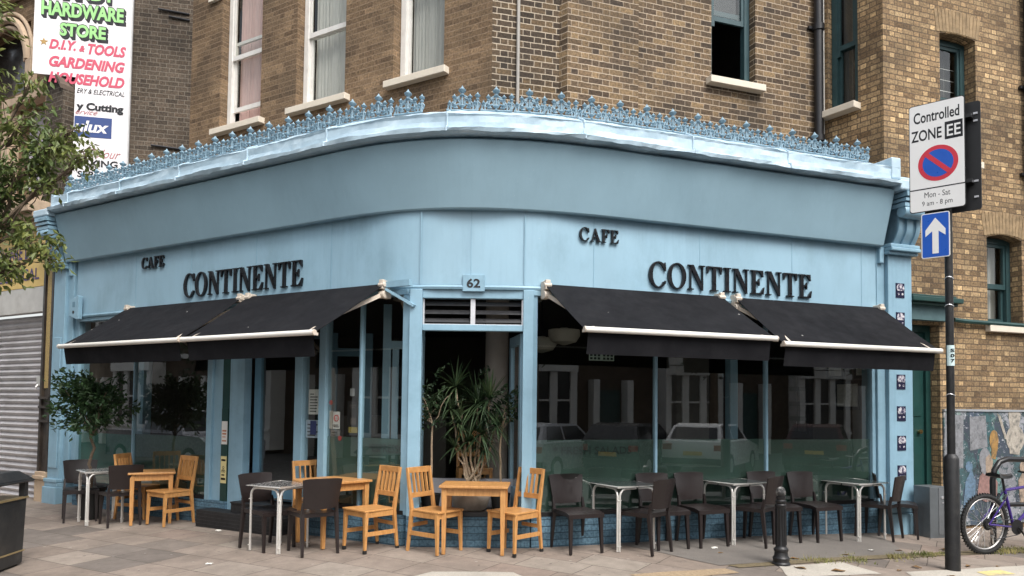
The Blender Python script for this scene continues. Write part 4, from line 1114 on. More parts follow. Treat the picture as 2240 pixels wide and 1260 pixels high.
# corner opening: posts, transom with glass louvres, folding leaf
post(FD, -.0, .145, .335, ZT, -.07, .06, 'door_post'); post(FD, DW - .10, DW + .02, .335, ZT, -.07, .06, 'door_post')
post(FD, .145, DW - .10, 2.80, 2.90, -.06, .04, 'transom_rail'); post(FD, .145, DW - .10, 2.43, 2.50, -.06, .045, 'transom_rail')
M_alu = simple('aluminium_strip', (.60, .60, .62), .4, metal=.6)
for i, (a, b) in enumerate(((.155, .70), (.735, DW - .11))):
    mb = MB(); mb.fbox(FD, a - .01, a + .008, -.03, .0, 2.50, 2.80); mb.fbox(FD, b - .008, b + .01, -.03, .0, 2.50, 2.80); mb.fbox(FD, a + .008, b - .008, -.03, .0, 2.501, 2.512)
    lo = mb.build('louvre_window', M_alu, ct)
    mb = MB(); pp = FD.p
    for k in range(3):
        z_ = 2.53 + k * .095
        mb.hexa([pp(a + .01, -.045, z_ + .05), pp(b - .01, -.045, z_ + .05), pp(b - .01, -.04, z_ + .05), pp(a + .01, -.04, z_ + .05), pp(a + .01, -.012, z_), pp(b - .01, -.012, z_), pp(b - .01, -.007, z_), pp(a + .01, -.007, z_)])
    mb.build('louvre_slat', simple('smoked_glass', (.028, .028, .03), .15, var=.1), lo)
mb = MB(); mb.fbox(FD, .69, .738, -.03, .01, 2.50, 2.80); mb.build('louvre_post', M_alu, ct)
FB = Frame((B2[0] - .10, B2[1] + .08), unit(-.18, 1), unit(-1, -.18))
mb = MB()
for a, b, z0, z1 in ((.0, .11, .36, 2.42), (.62, .73, .36, 2.42), (.11, .62, .36, .62), (.11, .62, 2.30, 2.42)): mb.fbox(FB, a, b, -.02, .025, z0, z1)
fo = mb.build('folding_leaf', M_blue, ct, bevel=.004)
mb = MB(); mb.face([FB.p(.11, 0, .62), FB.p(.62, 0, .62), FB.p(.62, 0, 2.3), FB.p(.11, 0, 2.3)]); mb.build('leaf_pane', M_glass, fo, recalc=False)
# blue glazed lobby frame inside, behind the left panes
FI = Frame((-1.62, 9.45), unit(1, .05), unit(.05, -1))
mb = MB()
for a, b, z0, z1 in ((0, .10, .37, 2.84), (.42, .52, .37, 2.84), (.10, .42, 2.28, 2.38), (.12, .2, .6, 2.28)): mb.fbox(FI, a, b, -.03, .03, z0, z1)
mb.build('lobby_frame', M_blue, ct)
FI2 = Frame((-2.35, 9.75), unit(1, .05), unit(.05, -1))
mb = MB()
for a, b, z0, z1 in ((0, .09, .37, 2.5), (.45, .54, .37, 2.5), (.09, .45, 2.2, 2.3), (-.5, 0, 2.42, 2.5)): mb.fbox(FI2, a, b, -.03, .03, z0, z1)
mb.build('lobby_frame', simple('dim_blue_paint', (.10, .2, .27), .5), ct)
post(FL, 5.95, 6.12, .3, 2.84, -.75, -.6, 'inner_post'); post(FR, 3.05, 3.17, .36, 2.84, -.62, -.5, 'inner_post')
# interior shell
def ring(z): return [FL.p(6.78, -.02, z), Vector((*A2, z)) + Vector((0, .03, 0)), Vector((*B2, z)) + Vector((0, .03, 0)), FR.p(5.10, -.02, z), FR.p(5.10, -5.6, z), FL.p(6.78, -5.6, z)]
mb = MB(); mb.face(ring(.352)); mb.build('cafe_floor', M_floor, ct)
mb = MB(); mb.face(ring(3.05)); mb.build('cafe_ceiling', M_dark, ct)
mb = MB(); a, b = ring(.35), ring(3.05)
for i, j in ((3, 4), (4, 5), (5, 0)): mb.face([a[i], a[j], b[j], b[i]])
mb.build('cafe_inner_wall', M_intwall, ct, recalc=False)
mb = MB()
for fr, t0, t1 in ((FL, 0, 6.78), (FR, 0, 5.1), (FD, 0, DW)): mb.fbox(fr, t0, t1, -.14, -.06, 2.905, 3.05)
mb.build('lintel', M_dark, ct)
M_column = simple('grey_plaster', (.30, .265, .235), .8, var=.08)
mb = MB(); mb.lathe([(.15, .352), (.15, 3.05)], 24, o=(-.2, 9.85, 0)); mb.build('column', M_column, ct, smooth=True)
mb = MB(); mb.fbox(FR, 3.35, 3.95, -2.6, -2.3, .36, 2.5); mb.build('inner_pier', M_column, ct)
mb = MB(); mb.box(-2.6, -1.0, 11.6, 12.2, .36, 1.4); mb.build('counter', simple('counter_front', (.10, .085, .07), .5), ct)
# picture frames on the end wall, magazine rack
FE = Frame(FR.p(5.095, 0)[:2], (-NR[0], -NR[1]), (-DR[0], -DR[1]))
M_pic = simple('framed_print', (.72, .70, .66), .6, var=.2, nscale=30)
for i, (a, b, z0, z1, lb_) in enumerate(((.60, .95, 2.02, 2.36, 'left of the pair of small black frames on the cafe end wall'), (.10, .42, 2.02, 2.36, 'right of the pair of small black frames, beside the window edge'), (.30, .78, 1.58, 2.0, 'larger black framed notice hanging under the pair of small frames'))):
    o = thing('picture_frame', lb_, 'picture', FE.p((a + b) / 2, .02, z0))
    mb = MB(); mb.fbox(FE, a, b, .002, .03, z0, z1); mb.build('frame', M_black, o)
    mb = MB(); mb.fbox(FE, a + .05, b - .05, .03, .034, z0 + .05, z1 - .05); mb.build('print', M_pic, o)
o = thing('magazine_rack', 'dark leaning magazine rack on the brown wall inside the cafe', 'rack', FE.p(1.6, .1, 1.2))
mb = MB(); mb.fbox(FE, 1.35, 1.75, .002, .04, 1.2, 2.15); mb.build('back_board', M_black, o)
mb = MB()
for k in range(4):
    for j in range(2): mb.fbox(FE, 1.37 + j * .19, 1.53 + j * .19, .05, .06, 1.24 + k * .23, 1.40 + k * .23)
mb.build('magazine', simple('magazine_cover', (.13, .12, .12), .4, var=.5, nscale=9), o)
def pendant(x, y, z, lb_):
    o = thing('pendant_lamp', lb_, 'lamp', (x, y, z))
    mb = MB(); mb.lathe([(.02, -.14), (.16, -.10), (.21, -.02), (.21, .06), (.06, .075), (.05, .09)], 20, o=(x, y, z)); mb.build('lamp_shade', simple('opal_glass', (.62, .58, .50), .4), o, smooth=True)
    mb = MB(); mb.tube([(x, y, z + .08), (x, y, 3.04)], .014, 6); mb.build('stem', M_black, o)
pendant(.68, 9.9, 2.53, 'nearer unlit opal bowl lamp inside the right window'); pendant(.40, 10.3, 2.45, 'farther unlit opal bowl lamp inside the right window')

# number plate and lettering
mb = MB(); mb.fbox(FD, .60, .85, .056, .085, 2.875, 3.065); npl = mb.build('number_plate', M_blue, ct, bevel=.004)
mb = MB(); text_into(mb, '62', place(FD, .645, .086, 2.915, False), 0, 0, .155, .105, .002, bold=.03); mb.build('lettering', M_letter, npl, recalc=False)
def arc_band(cx, cy, rx, ry, tx, ty, a0, a1, n=26):
    """a C or O stroke: thick at the sides, thin at top and bottom"""
    o_, i_ = [], []
    for k in range(n + 1):
        a = a0 + (a1 - a0) * k / n
        o_.append((cx + rx * math.cos(a), cy + ry * math.sin(a))); i_.append((cx + (rx - tx) * math.cos(a), cy + (ry - ty) * math.sin(a)))
    return [[o_[k], o_[k + 1], i_[k + 1], i_[k]] for k in range(n)]
def rct(x0, y0, x1, y1): return [(x0, y0), (x1, y0), (x1, y1), (x0, y1)]
def glyph(c):
    s_ = .045; st_ = .17
    if c == 'I': return .40, [rct(.115, 0, .115 + st_, 1), rct(.0, 0, .40, s_), rct(.0, 1 - s_, .40, 1)]
    if c == 'T': return .80, [rct(.315, 0, .315 + st_, 1), rct(.19, 0, .61, s_), rct(0, .94, .8, 1), [(0, .94), (.02, .70), (.05, .70), (.14, .94)], [(.8, .94), (.78, .70), (.75, .70), (.66, .94)]]
    if c == 'N': return .90, [rct(.11, 0, .17, 1), rct(.73, 0, .79, 1), [(.06, 1), (.29, 1), (.79, .14), (.79, -.02), (.72, -.02)], rct(.0, 0, .29, s_), rct(.0, 1 - s_, .2, 1), rct(.60, 1 - s_, .90, 1)]
    if c in 'EF':
        b = [rct(.10, 0, .10 + st_, 1), rct(.0, 1 - s_, .2, 1), rct(.1, .945, .68, 1), [(.68, 1), (.70, .73), (.67, .73), (.50, .945)], rct(.2, .48, .46, .54), [(.46, .36), (.49, .36), (.49, .66), (.46, .66), (.38, .51)]]
        if c == 'E': return .76, b + [rct(.0, 0, .2, s_), rct(.1, 0, .70, .055), [(.70, 0), (.76, .30), (.725, .30), (.52, .055)]]
        return .70, b + [rct(.0, 0, .40, s_)]
    if c == 'A': return .92, [[(.40, 1), (.48, 1), (.88, 0), (.68, 0), (.37, .84)], [(.12, 0), (.185, 0), (.46, .92), (.40, 1)], rct(.24, .30, .66, .36), rct(.0, 0, .30, s_), rct(.56, 0, .94, s_)]
    if c == 'O': return .94, arc_band(.47, .5, .47, .53, .18, .055, 0, 2 * math.pi, 36)
    if c == 'C': return .86, arc_band(.47, .5, .47, .53, .18, .055, .62, 2 * math.pi - .62, 30) + [[(.78, .68), (.86, .66), (.83, 1.0), (.80, 1.0), (.74, .93)], [(.80, .27), (.86, .25), (.76, .07), (.70, .05)]]
def word(s_, fr, t_left, z0, h, width, flip, name='lettering', depth=.028):
    gl = [glyph(c) for c in s_]; gap = .10; tot = sum(g[0] for g in gl) + gap * (len(gl) - 1); kx = width / tot
    M_ = place(fr, t_left, .062, z0, flip); mb = MB(); x = 0
    for wd, polys in gl:
        for j, po in enumerate(polys):
            mb.prism([((x + px) * kx, py * h) for px, py in po], M_ @ Matrix.Translation((0, 0, 0)), depth + .0004 * (j % 5))
        x += wd + gap
    for k in range(0, len(gl)):             # stand-off pins
        pass
    return mb.build(name, M_letter, sb, recalc=True)
word('CONTINENTE', FL, 4.02, 3.055, .325, 2.36, True); word('CONTINENTE', FR, 1.47, 3.035, .305, 2.42, False)
word('CAFE', FL, 5.03, 3.54, .165, .53, True); word('CAFE', FR, .55, 3.515, .155, .51, False)
# burglar alarm box
ab = thing('alarm_box', 'pale blue wedge shaped alarm box on the left pilaster edge', 'alarm', FL.p(6.66, .1, 2.9))
mb = MB(); M_ = place(FL, 6.80, .09, 2.89, True)
mb.prism([(0, .04), (.22, -.03), (.25, -.02), (.25, .34), (.22, .355), (0, .27)], M_, .07); mb.build('case', M_blue, ab, bevel=.006)
mb = MB(); mb.lathe([(.026, 0), (.026, .004)], 14, o=M_ @ Vector((.12, .09, .07)), axis=M_.to_3x3()); mb.build('sounder_hole', M_letter, ab)
mb = MB(); M2 = M_ @ Matrix.Translation((.09, .17, .071)); mb.prism([(0, 0), (.075, 0), (.075, .085), (0, .085)], M2, .002); mb.build('grille', simple('grille_grey', (.13, .25, .33), .5), ab)
# angled blue brace beside the door head
mb = MB(); mb.bar(FL.p(.24, .14, 2.90), FD.p(.06, .085, 2.70), .06, .03); mb.build('brace', M_blue, ct)
mb = MB(); mb.fbox(FL, -.1, .24, .09, .15, 2.92, 2.99); mb.build('bracket_board', M_blue, ct)

# ------------------------------------------------------------------ awnings
def awning(fr, t0, t1, b0, b1, lab, zb=2.33, ob=1.08):
    a = thing('awning', lab, 'awning', fr.p((t0 + t1) / 2, .1, 2.9), group='black awnings over the cafe windows')
    p = fr.p; za, oa = 2.965, .14; n = 14; mb = MB(); top, bot = [], []
    for j in range(7):
        k = j / 6; rt, rb = [], []
        for i in range(n + 1):
            u = i / n; t_ = (t0 + (t1 - t0) * u) * (1 - k) + (b0 + (b1 - b0) * u) * k
            o_ = oa + (ob - oa) * k; z_ = za + (zb - za) * k - .022 * math.sin(math.pi * k) * (.6 + .4 * math.sin(math.pi * u))
            rt.append(p(t_, o_, z_)); rb.append(p(t_, o_ - .002, z_ - .006))
        top.append(rt); bot.append(rb)
    mb.grid(top); mb.grid(bot)
    edge = [r[0] for r in top], [r[0] for r in bot]; mb.grid(list(edge)); mb.grid([[r[-1] for r in top], [r[-1] for r in bot]])
    mb.build('canopy', M_fabric, a, smooth=True)
    mb = MB(); s_ = (b1 - b0) / abs(b1 - b0); rows = []
    for k in range(5):
        rows.append([p(b0 + s_ * .05 + (b1 - b0 - s_ * .1) * i / 30, ob - .035 + .008 * math.sin(i * .9) * k / 4 - .01 * k, zb - .015 - .058 * k) for i in range(31)])
    mb.grid(rows); mb.grid([[q - Vector((fr.n[0], fr.n[1], 0)) * .004 for q in r] for r in rows]); mb.build('valance', M_fabric, a, smooth=True)
    mb = MB(); mb.tube([p(b0, ob, zb), p(b1, ob, zb)], .030, 12); mb.build('front_bar', M_white, a, smooth=True)
    for b_, e in ((b0, -1), (b1, 1)):
        mb = MB(); mb.tube([p(b_ + e * s_ * .001, ob, zb), p(b_ + e * s_ * .012, ob, zb)], [.034, .030], 12); mb.fbox(fr, b_ - .01, b_ + .02 * e * s_ + .011, ob - .05, ob - .01, zb - .03, zb + .0); mb.build('end_cap', M_cream, a, smooth=True)
    mb = MB(); mb.tube([p(t0, .11, 2.93), p(t1, .11, 2.93)], .035, 10); mb.build('roller', M_black, a, smooth=True)
    for t_, bb, sg in ((t0, b0, 1), (t1, b1, -1)):
        tt = t_ + s_ * sg * .02; be = bb + s_ * sg * .12; el = p((tt + be) / 2 + s_ * sg * .10, .62, 2.58)
        mb = MB(); mb.bar(p(tt, .14, 2.85), el, .03, .045); mb.bar(el, p(be, ob - .03, zb), .028, .04); mb.build('folding_arm', M_cream, a)
        mb = MB(); mb.fbox(fr, tt - .035, tt + .035, .05, .14, 2.80, 3.0); mb.fbox(fr, tt - .03, tt + .03, .14, .19, 2.90, 3.01)
        mb.tube([p(tt - .04, .15, 2.84), p(tt + .04, .15, 2.84)], .045, 10); mb.tube([p(tt - .045, .17, 2.95), p(tt + .045, .17, 2.95)], .028, 8)
        mb.build('bracket', M_cream, a, bevel=.006)
    return a
awning(FL, 5.25, 2.70, 5.30, 2.65, 'black awning over the leftmost windows, under the left CAFE sign')
awning(FL, 2.58, .26, 2.60, .40, 'black awning over the glazed side door, under the left CONTINENTE sign')
awning(FR, .10, 2.46, .15, 2.50, 'black awning immediately right of the corner doorway', zb=2.37, ob=1.10)
awning(FR, 2.66, 5.0, 2.62, 4.97, 'black awning at the right end of the cafe, beside the tiled pilaster', zb=2.32)

# ------------------------------------------------------------------ furniture
def G(x, y): return (x, y, ground(x, y))
def make_dark_chair(loc, rz, lab, grp):
    """front is local +x"""
    c = thing('plastic_chair', lab, 'chair', loc, rz, grp); b = lambda mb, n, **k: mb.build(n, M_plastic, c, world=False, smooth=True, **k)
    mb = MB(); rows = []
    for i in range(9):
        u = i / 8; x = -.19 + .42 * u; row = []
        for j in range(9):
            v = j / 8 * 2 - 1; wd = (.20 + .02 * u)
            row.append((x, wd * v, .445 - .014 * (1 - v * v) * (1 - (2 * u - 1) ** 2) - (.02 * max(0, u - .8) * 5) + .003))
        rows.append(row)
    mb.grid(rows); mb.grid([[(p[0], p[1], p[2] - .018) for p in r] for r in rows])
    for r0 in (rows[0], rows[-1], [r[0] for r in rows], [r[-1] for r in rows]): mb.grid([r0, [(p[0], p[1], p[2] - .045) for p in r0]])
    b(mb, 'seat')
    mb = MB(); rows = []
    for i in range(11):
        u = i / 10; z = .505 + .305 * u; row = []
        for j in range(11):
            v = j / 10 * 2 - 1; wd = .185 + .032 * u
            row.append((-.205 - .055 * u - .030 * (1 - v * v), wd * v, z + (.012 * (1 - abs(v) ** 6) if i == 10 else 0) - (.012 * (1 - v * v) if i == 0 else 0)))
        rows.append(row)
    mb.grid(rows); back = [[(p[0] - .016, p[1], p[2]) for p in r] for r in rows]; mb.grid(back)
    for f, g in ((rows[0], back[0]), (rows[-1], back[-1]), ([r[0] for r in rows], [r[0] for r in back]), ([r[-1] for r in rows], [r[-1] for r in back])): mb.grid([f, g])
    b(mb, 'backrest')
    for sy in (-1, 1):
        mb = MB(); mb.bar((.20, sy * .185, .43), (.225, sy * .195, 0), .042, .042, .026, .026); b(mb, 'leg')
        mb = MB(); mb.bar((-.185, sy * .188, .44), (-.235, sy * .195, 0), .044, .04, .026, .026); mb.bar((-.185, sy * .188, .42), (-.212, sy * .188, .56), .034, .036, .03, .02); b(mb, 'leg')
    return c
def make_wood_chair(loc, rz, lab, grp):
    c = thing('wooden_chair', lab, 'chair', loc, rz, grp); b = lambda mb, n, **k: mb.build(n, M_wood, c, world=False, **k)
    mb = MB(); mb.hexa([(-.20, -.185, .435), (.225, -.215, .435), (.225, .215, .435), (-.20, .185, .435), (-.20, -.185, .457), (.225, -.215, .457), (.225, .215, .457), (-.20, .185, .457)]); b(mb, 'seat', bevel=.006)
    mb = MB()
    for sy in (-1, 1): mb.bar((-.18, sy * .175, .405), (.19, sy * .19, .405), .02, .055)
    mb.bar((.19, -.18, .405), (.19, .18, .405), .02, .055); mb.bar((-.18, -.17, .405), (-.18, .17, .405), .02, .055); b(mb, 'apron')
    for sy in (-1, 1):
        mb = MB(); mb.bar((.19, sy * .19, .435), (.205, sy * .195, .0), .042, .042, .028, .028); b(mb, 'leg', bevel=.003)
        mb = MB(); mb.bar((-.185, sy * .178, .44), (-.235, sy * .185, .0), .036, .045, .028, .03); mb.bar((-.185, sy * .178, .43), (-.265, sy * .178, .90), .034, .042, .03, .026); b(mb, 'leg', bevel=.003)
        mb = MB(); mb.bar((-.205, sy * .183, .20), (.195, sy * .192, .20), .018, .045); b(mb, 'stretcher')
    xb = lambda z: -.185 - .08 * (z - .43) / .47
    mb = MB(); mb.bar((xb(.87), -.162, .87), (xb(.87), .162, .87), .02, .065); b(mb, 'top_rail', bevel=.004)
    mb = MB(); mb.bar((xb(.60), -.162, .60), (xb(.60), .162, .60), .02, .055); b(mb, 'lower_rail', bevel=.004)
    mb = MB(); mb.bar((-.20, -.17, .28), (-.20, .17, .28), .018, .04); b(mb, 'stretcher')
    for k in range(4):
        y = -.099 + .066 * k; mb = MB(); mb.bar((xb(.62), y, .625), (xb(.84), y, .84), .034, .012); b(mb, 'back_slat')
    return c
def foot_caps(c):
    for x, y in ((.205, .195), (.205, -.195), (-.235, .185), (-.235, -.185)):
        mb = MB(); mb.lathe([(.02, -.001), (.024, .004), (.022, .035)], 8, o=(x, y, 0)); mb.build('foot_cap', M_black, c, world=False)
def make_wood_table(loc, rz, lab, grp, sx=.70, sy=.62, h=.735):
    c = thing('wooden_table', lab, 'table', loc, rz, grp); b = lambda mb, n, **k: mb.build(n, M_wood, c, world=False, **k)
    mb = MB(); mb.box(-sx / 2, sx / 2, -sy / 2, sy / 2, h - .028, h); b(mb, 'tabletop', bevel=.006)
    ax, ay = sx / 2 - .055, sy / 2 - .055; mb = MB()
    for s in (-1, 1): mb.bar((-ax, s * ay, h - .07), (ax, s * ay, h - .07), .02, .08); mb.bar((s * ax, -ay, h - .07), (s * ax, ay, h - .07), .02, .08)
    b(mb, 'apron')
    for s in (-1, 1):
        for q in (-1, 1):
            mb = MB(); mb.bar((s * ax, q * ay, h - .03), (s * ax, q * ay, 0), .058, .058, .038, .038); b(mb, 'leg', bevel=.003)
    return c
def make_steel_table(loc, rz, lab, grp, s=.58, h=.725, topm=None):
    c = thing('steel_table', lab, 'table', loc, rz, grp)
    mb = MB(); k = s / 2; mb.box(-k + .012, k - .012, -k + .012, k - .012, h - .02, h - .004); mb.build('tabletop', topm or M_steeltop, c, world=False)
    mb = MB(); mb.tube([(-k, -k, h - .012), (k, -k, h - .012), (k, k, h - .012), (-k, k, h - .012)], .013, 8, closed=True); mb.build('rim', M_steel, c, world=False, smooth=True)
    e = k - .035; d = .018
    for sx in (-1, 1):
        for sy in (-1, 1):
            mb = MB()
            for (dx, dy, lx, ly) in ((d, 0, 1, 0), (0, d, 0, 1)):
                px_, py_ = sx * (e - dx), sy * (e - dy)
                pts = [(px_, py_, 0), (px_, py_, h - .11), (px_ - sx * lx * .012, py_ - sy * ly * .012, h - .075), (px_ - sx * lx * .04, py_ - sy * ly * .04, h - .045), (px_ - sx * lx * .09, py_ - sy * ly * .09, h - .035), (px_ - sx * lx * .22, py_ - sy * ly * .22, h - .033)]
                mb.tube(pts, .0125, 8)
            for z in (.06, h - .16): mb.tube([(sx * e - sx * d - sx * .018, sy * (e - .0), z), (sx * e + sx * .014, sy * (e - .0), z)], .006, 6)
            mb.build('leg', M_steel, c, world=False, smooth=True)
    return c
M_steeltop = simple('satin_steel_top', (.80, .78, .76), .25, metal=.9, var=.05, nscale=20)
M_smoketop = simple('dark_laminate_top', (.045, .055, .055), .12, var=.2, nscale=10)
GD, GW, GS, GT = 'brown plastic cafe chairs', 'slatted beech cafe chairs', 'small square steel tables', 'square beech cafe tables'
dark = [(-6.02, 10.62, -58, 'brown plastic chair nearest the blue left pilaster, behind a steel table'),
        (-5.26, 10.24, 130, 'brown plastic chair with its back to the street at the leftmost steel table'),
        (-2.73, 8.56, -38, 'brown plastic chair turned to the street, just right of the black step'),
        (-2.15, 8.30, 124, 'brown plastic chair with its back to the street, overlapping the middle wooden table'),
        (.74, 8.47, -66, 'brown plastic chair half hidden by the wooden chair right of the doorway'),
        (1.50, 8.52, 137, 'brown plastic chair, back to the street, at the first steel table right of the doorway'),
        (1.77, 8.80, -70, 'brown plastic chair tucked against the plinth behind the first steel table right of the doorway'),
        (2.27, 8.99, -66, 'brown plastic chair facing the street left of the middle steel table of the right three'),
        (2.92, 9.09, 137, 'brown plastic chair seen from behind, just left of the black bollard'),
        (3.25, 9.33, -70, 'brown plastic chair mostly hidden behind the chair left of the bollard'),
        (3.84, 9.56, -66, 'brown plastic chair facing the street just right of the black bollard'),
        (4.78, 9.86, 137, 'brown plastic chair with its back to the street at the rightmost steel table'),
        (5.13, 10.06, -25, 'brown plastic chair in front of the grey cabinet by the tiled pilaster')]
c0 = None
for x, y, a, lb_ in dark:
    if c0 is None: c0 = make_dark_chair(G(x, y), R(a), lb_, GD)
    else: clone(c0, G(x, y), R(a), lb_, GD)
wood = [(-5.30, 10.82, -5, 'beech slatted chair peeping over the leftmost wooden table by the window'),
        (-4.59, 10.25, -124, 'beech slatted chair at the right side of the leftmost wooden table'),
        (-2.36, 9.17, -52, 'beech slatted chair behind the middle wooden table, only its back showing'),
        (-.82, 8.33, -36, 'beech slatted chair on the left side of the front wooden table, turned right')]
w0 = None
for x, y, a, lb_ in wood:
    if w0 is None: w0 = make_wood_chair(G(x, y), R(a), lb_, GW)
    else: clone(w0, G(x, y), R(a), lb_, GW)
w4 = clone(w0, G(-1.55, 8.42), R(-134), 'beech slatted chair with black feet between the middle and front wooden tables', GW)
w6 = clone(w0, G(.05, 8.32), R(-134), 'beech slatted chair with black feet right of the front wooden table', GW)
foot_caps(w4); foot_caps(w6)
clone(w0, (-.47, 9.55, .355), R(-80), 'beech slatted chair in the dark inside the corner doorway, behind the plants', GW)
t0_ = make_wood_table(G(-4.92, 10.40), R(25), 'beech table nearest the black step on the left, against the window', GT, .58, .56, .70)
make_wood_table(G(-2.07, 8.81), R(45), 'beech table set cornerwise in the middle, behind a brown chair', GT, .66, .66, .73)
make_wood_table(G(-.385, 8.33), R(-3), 'beech table standing square in front of the corner doorway', GT, .74, .52, .735)
make_steel_table(G(-5.63, 10.44), R(42), 'steel table at far left beside the black potted laurel tree', GS, .52, .72)
make_steel_table(G(-2.58, 8.50), R(61), 'steel table with a bright reflecting top in front of the black step', GS, .52)
make_steel_table(G(1.30, 8.74), R(28), 'dark topped steel table nearest the corner doorway on the right', GS, .58, .725, M_smoketop)
make_steel_table(G(2.73, 9.28), R(28), 'dark topped steel table second from the doorway, left of the bollard', GS, .58, .725, M_smoketop)
make_steel_table(G(4.46, 9.83), R(28), 'dark topped steel table at the right end, near the tiled pilaster', GS, .58, .725, M_smoketop)

# ------------------------------------------------------------------ planting
def leaf_cards(mb, pts, L, W, rg, droop=.4, m=0, fold=.25):
    for c, dr in pts:
        d = Vector(dr).normalized() if dr else Vector((rg.gauss(0, 1), rg.gauss(0, 1), rg.gauss(-droop, .6))).normalized()
        s = Vector((rg.gauss(0, 1), rg.gauss(0, 1), rg.gauss(0, .5))); s = (s - d * s.dot(d)).normalized(); n = d.cross(s)
        l = L * rg.uniform(.65, 1.2); w_ = W * rg.uniform(.7, 1.15); c = Vector(c)
        a, b = c, c + d * l; m1 = c + d * l * .45 + n * w_ * fold
        q1, q2 = m1 + s * w_ / 2, m1 - s * w_ / 2; mdl = c + d * l * .5 - n * w_ * .05
        mb.face([a, q1, b, mdl], m); mb.face([a, mdl, b, q2], m)
def branchy(mb, a, b, r0, r1, rg, n=6, wob=.05):
    a, b = Vector(a), Vector(b); pts, rs = [], []
    for i in range(n + 1):
        u = i / n; k = wob * math.sin(math.pi * u)
        pts.append(a.lerp(b, u) + Vector((rg.gauss(0, k), rg.gauss(0, k), rg.gauss(0, k * .6)))); rs.append(r0 + (r1 - r0) * u)
    mb.tube(pts, rs, 7); return pts
# street tree: trunk just outside the left edge, branches reaching into the picture
def street_tree():
    rg = random.Random(11); o = thing('street_tree', 'leafy green street tree whose branches hang in at the left edge', 'tree', G(-6.35, 8.2))
    b0 = Vector(G(-6.35, 8.2)); mb = MB()
    tp = branchy(mb, b0, (-6.25, 8.25, 3.0), .15, .11, rg, 6, .03); tp2 = branchy(mb, (-6.25, 8.25, 3.0), (-6.1, 8.3, 6.2), .11, .05, rg, 6, .06)
    mb.build('trunk', M_bark, o, smooth=True)
    tips = [((-5.22, 8.0, 5.0), .17), ((-4.80, 8.05, 4.50), .24), ((-4.58, 8.0, 4.22), .20), ((-5.0, 8.0, 4.30), .33), ((-5.3, 8.0, 4.62), .34), ((-5.42, 8.05, 4.15), .40), ((-5.02, 8.0, 3.95), .22),
            ((-5.10, 7.95, 3.36), .24), ((-4.95, 8.0, 3.20), .20), ((-5.34, 8.0, 3.05), .20), ((-5.55, 8.0, 2.95), .22), ((-5.55, 8.1, 3.50), .30), ((-5.66, 8.0, 5.05), .20), ((-5.6, 8.1, 3.85), .30),
            ((-6.3, 8.3, 5.6), .6), ((-6.7, 8.4, 5.0), .8), ((-6.9, 8.0, 4.2), .7), ((-6.6, 8.6, 6.3), .8), ((-7.0, 8.5, 6.0), .8), ((-6.4, 7.8, 4.9), .5), ((-6.6, 8.9, 3.8), .6), ((-6.1, 8.2, 4.5), .4)]
    mb = MB(); lv = MB()
    for (c, r) in tips:
        c = Vector(c); zs = max(2.6, c.z - 1.3); src = Vector((-6.25, 8.25, min(zs, 5.6)))
        br = branchy(mb, src, c, .032, .008, rg, 7, .05); n = int(440 * r ** 1.6 / .3)
        pts = []
        ns = max(5, int(17 * r / .3))
        for _ in range(ns):                # twigs
            dr = Vector((rg.gauss(0, 1), rg.gauss(0, 1), rg.gauss(-.15, .75))).normalized() * r * rg.uniform(.35, 1.05); st_ = br[rg.randrange(4, len(br))]
            e = c + dr; tw = branchy(mb, st_.lerp(c, .5), e, .006, .003, rg, 4, .02)
            for _ in range(max(7, n // ns)):
                q = st_.lerp(c, .5).lerp(e, rg.uniform(.45, 1.05)) + Vector((rg.gauss(0, .05), rg.gauss(0, .05), rg.gauss(0, .045)))
                pts.append((q, (dr.x * .6 + rg.gauss(0, .1), dr.y * .6 + rg.gauss(0, .1), -.13 + rg.gauss(0, .10))))
        leaf_cards(lv, pts, .10, .045, rg)
    mb.build('branches', M_bark, o, smooth=True); lv.build('crown', M_leaf, o, recalc=False)
street_tree()
def laurel():
    rg = random.Random(4); x, y = -5.93, 10.72; z = ground(x, y)
    o = thing('laurel_tree', 'small potted laurel with a rounded crown beside the left window', 'plant', (x, y, z))
    mb = MB(); mb.lathe([(.13, z), (.19, z + .40), (.205, z + .40), (.205, z + .45), (.18, z + .45), (.17, z + .42)], 20, o=(x, y, 0)); mb.build('pot', M_blkpot, o, smooth=True)
    mb = MB(); tp = branchy(mb, (x, y, z + .40), (x - .03, y, 1.18), .024, .018, rg, 7, .025)
    for _ in range(11):
        e = Vector((x + rg.uniform(-.38, .36), y + rg.uniform(-.25, .25), rg.uniform(1.4, 1.75))); branchy(mb, tp[-1 - rg.randrange(2)], e, .011, .004, rg, 5, .03)
    mb.build('trunk', M_bark, o, smooth=True)
    pts = []
    for _ in range(95):
        cx, cy, cz = rg.gauss(0, .24), rg.gauss(0, .20), rg.gauss(0, .17)
        cx = max(-.39, min(.36, cx)); cz = max(-.33, min(.36, cz)); cz -= .25 * max(0, cx) * .6
        for _ in range(26): pts.append(((x - .04 + cx + rg.gauss(0, .055), y + cy + rg.gauss(0, .055), 1.57 + cz + rg.gauss(0, .05)), (rg.gauss(cx, .5), rg.gauss(cy - .1, .5), rg.gauss(cz * .5, .5))))
    mb = MB(); leaf_cards(mb, pts, .095, .046, rg); mb.build('crown', M_laurel2, o, recalc=False)
laurel()
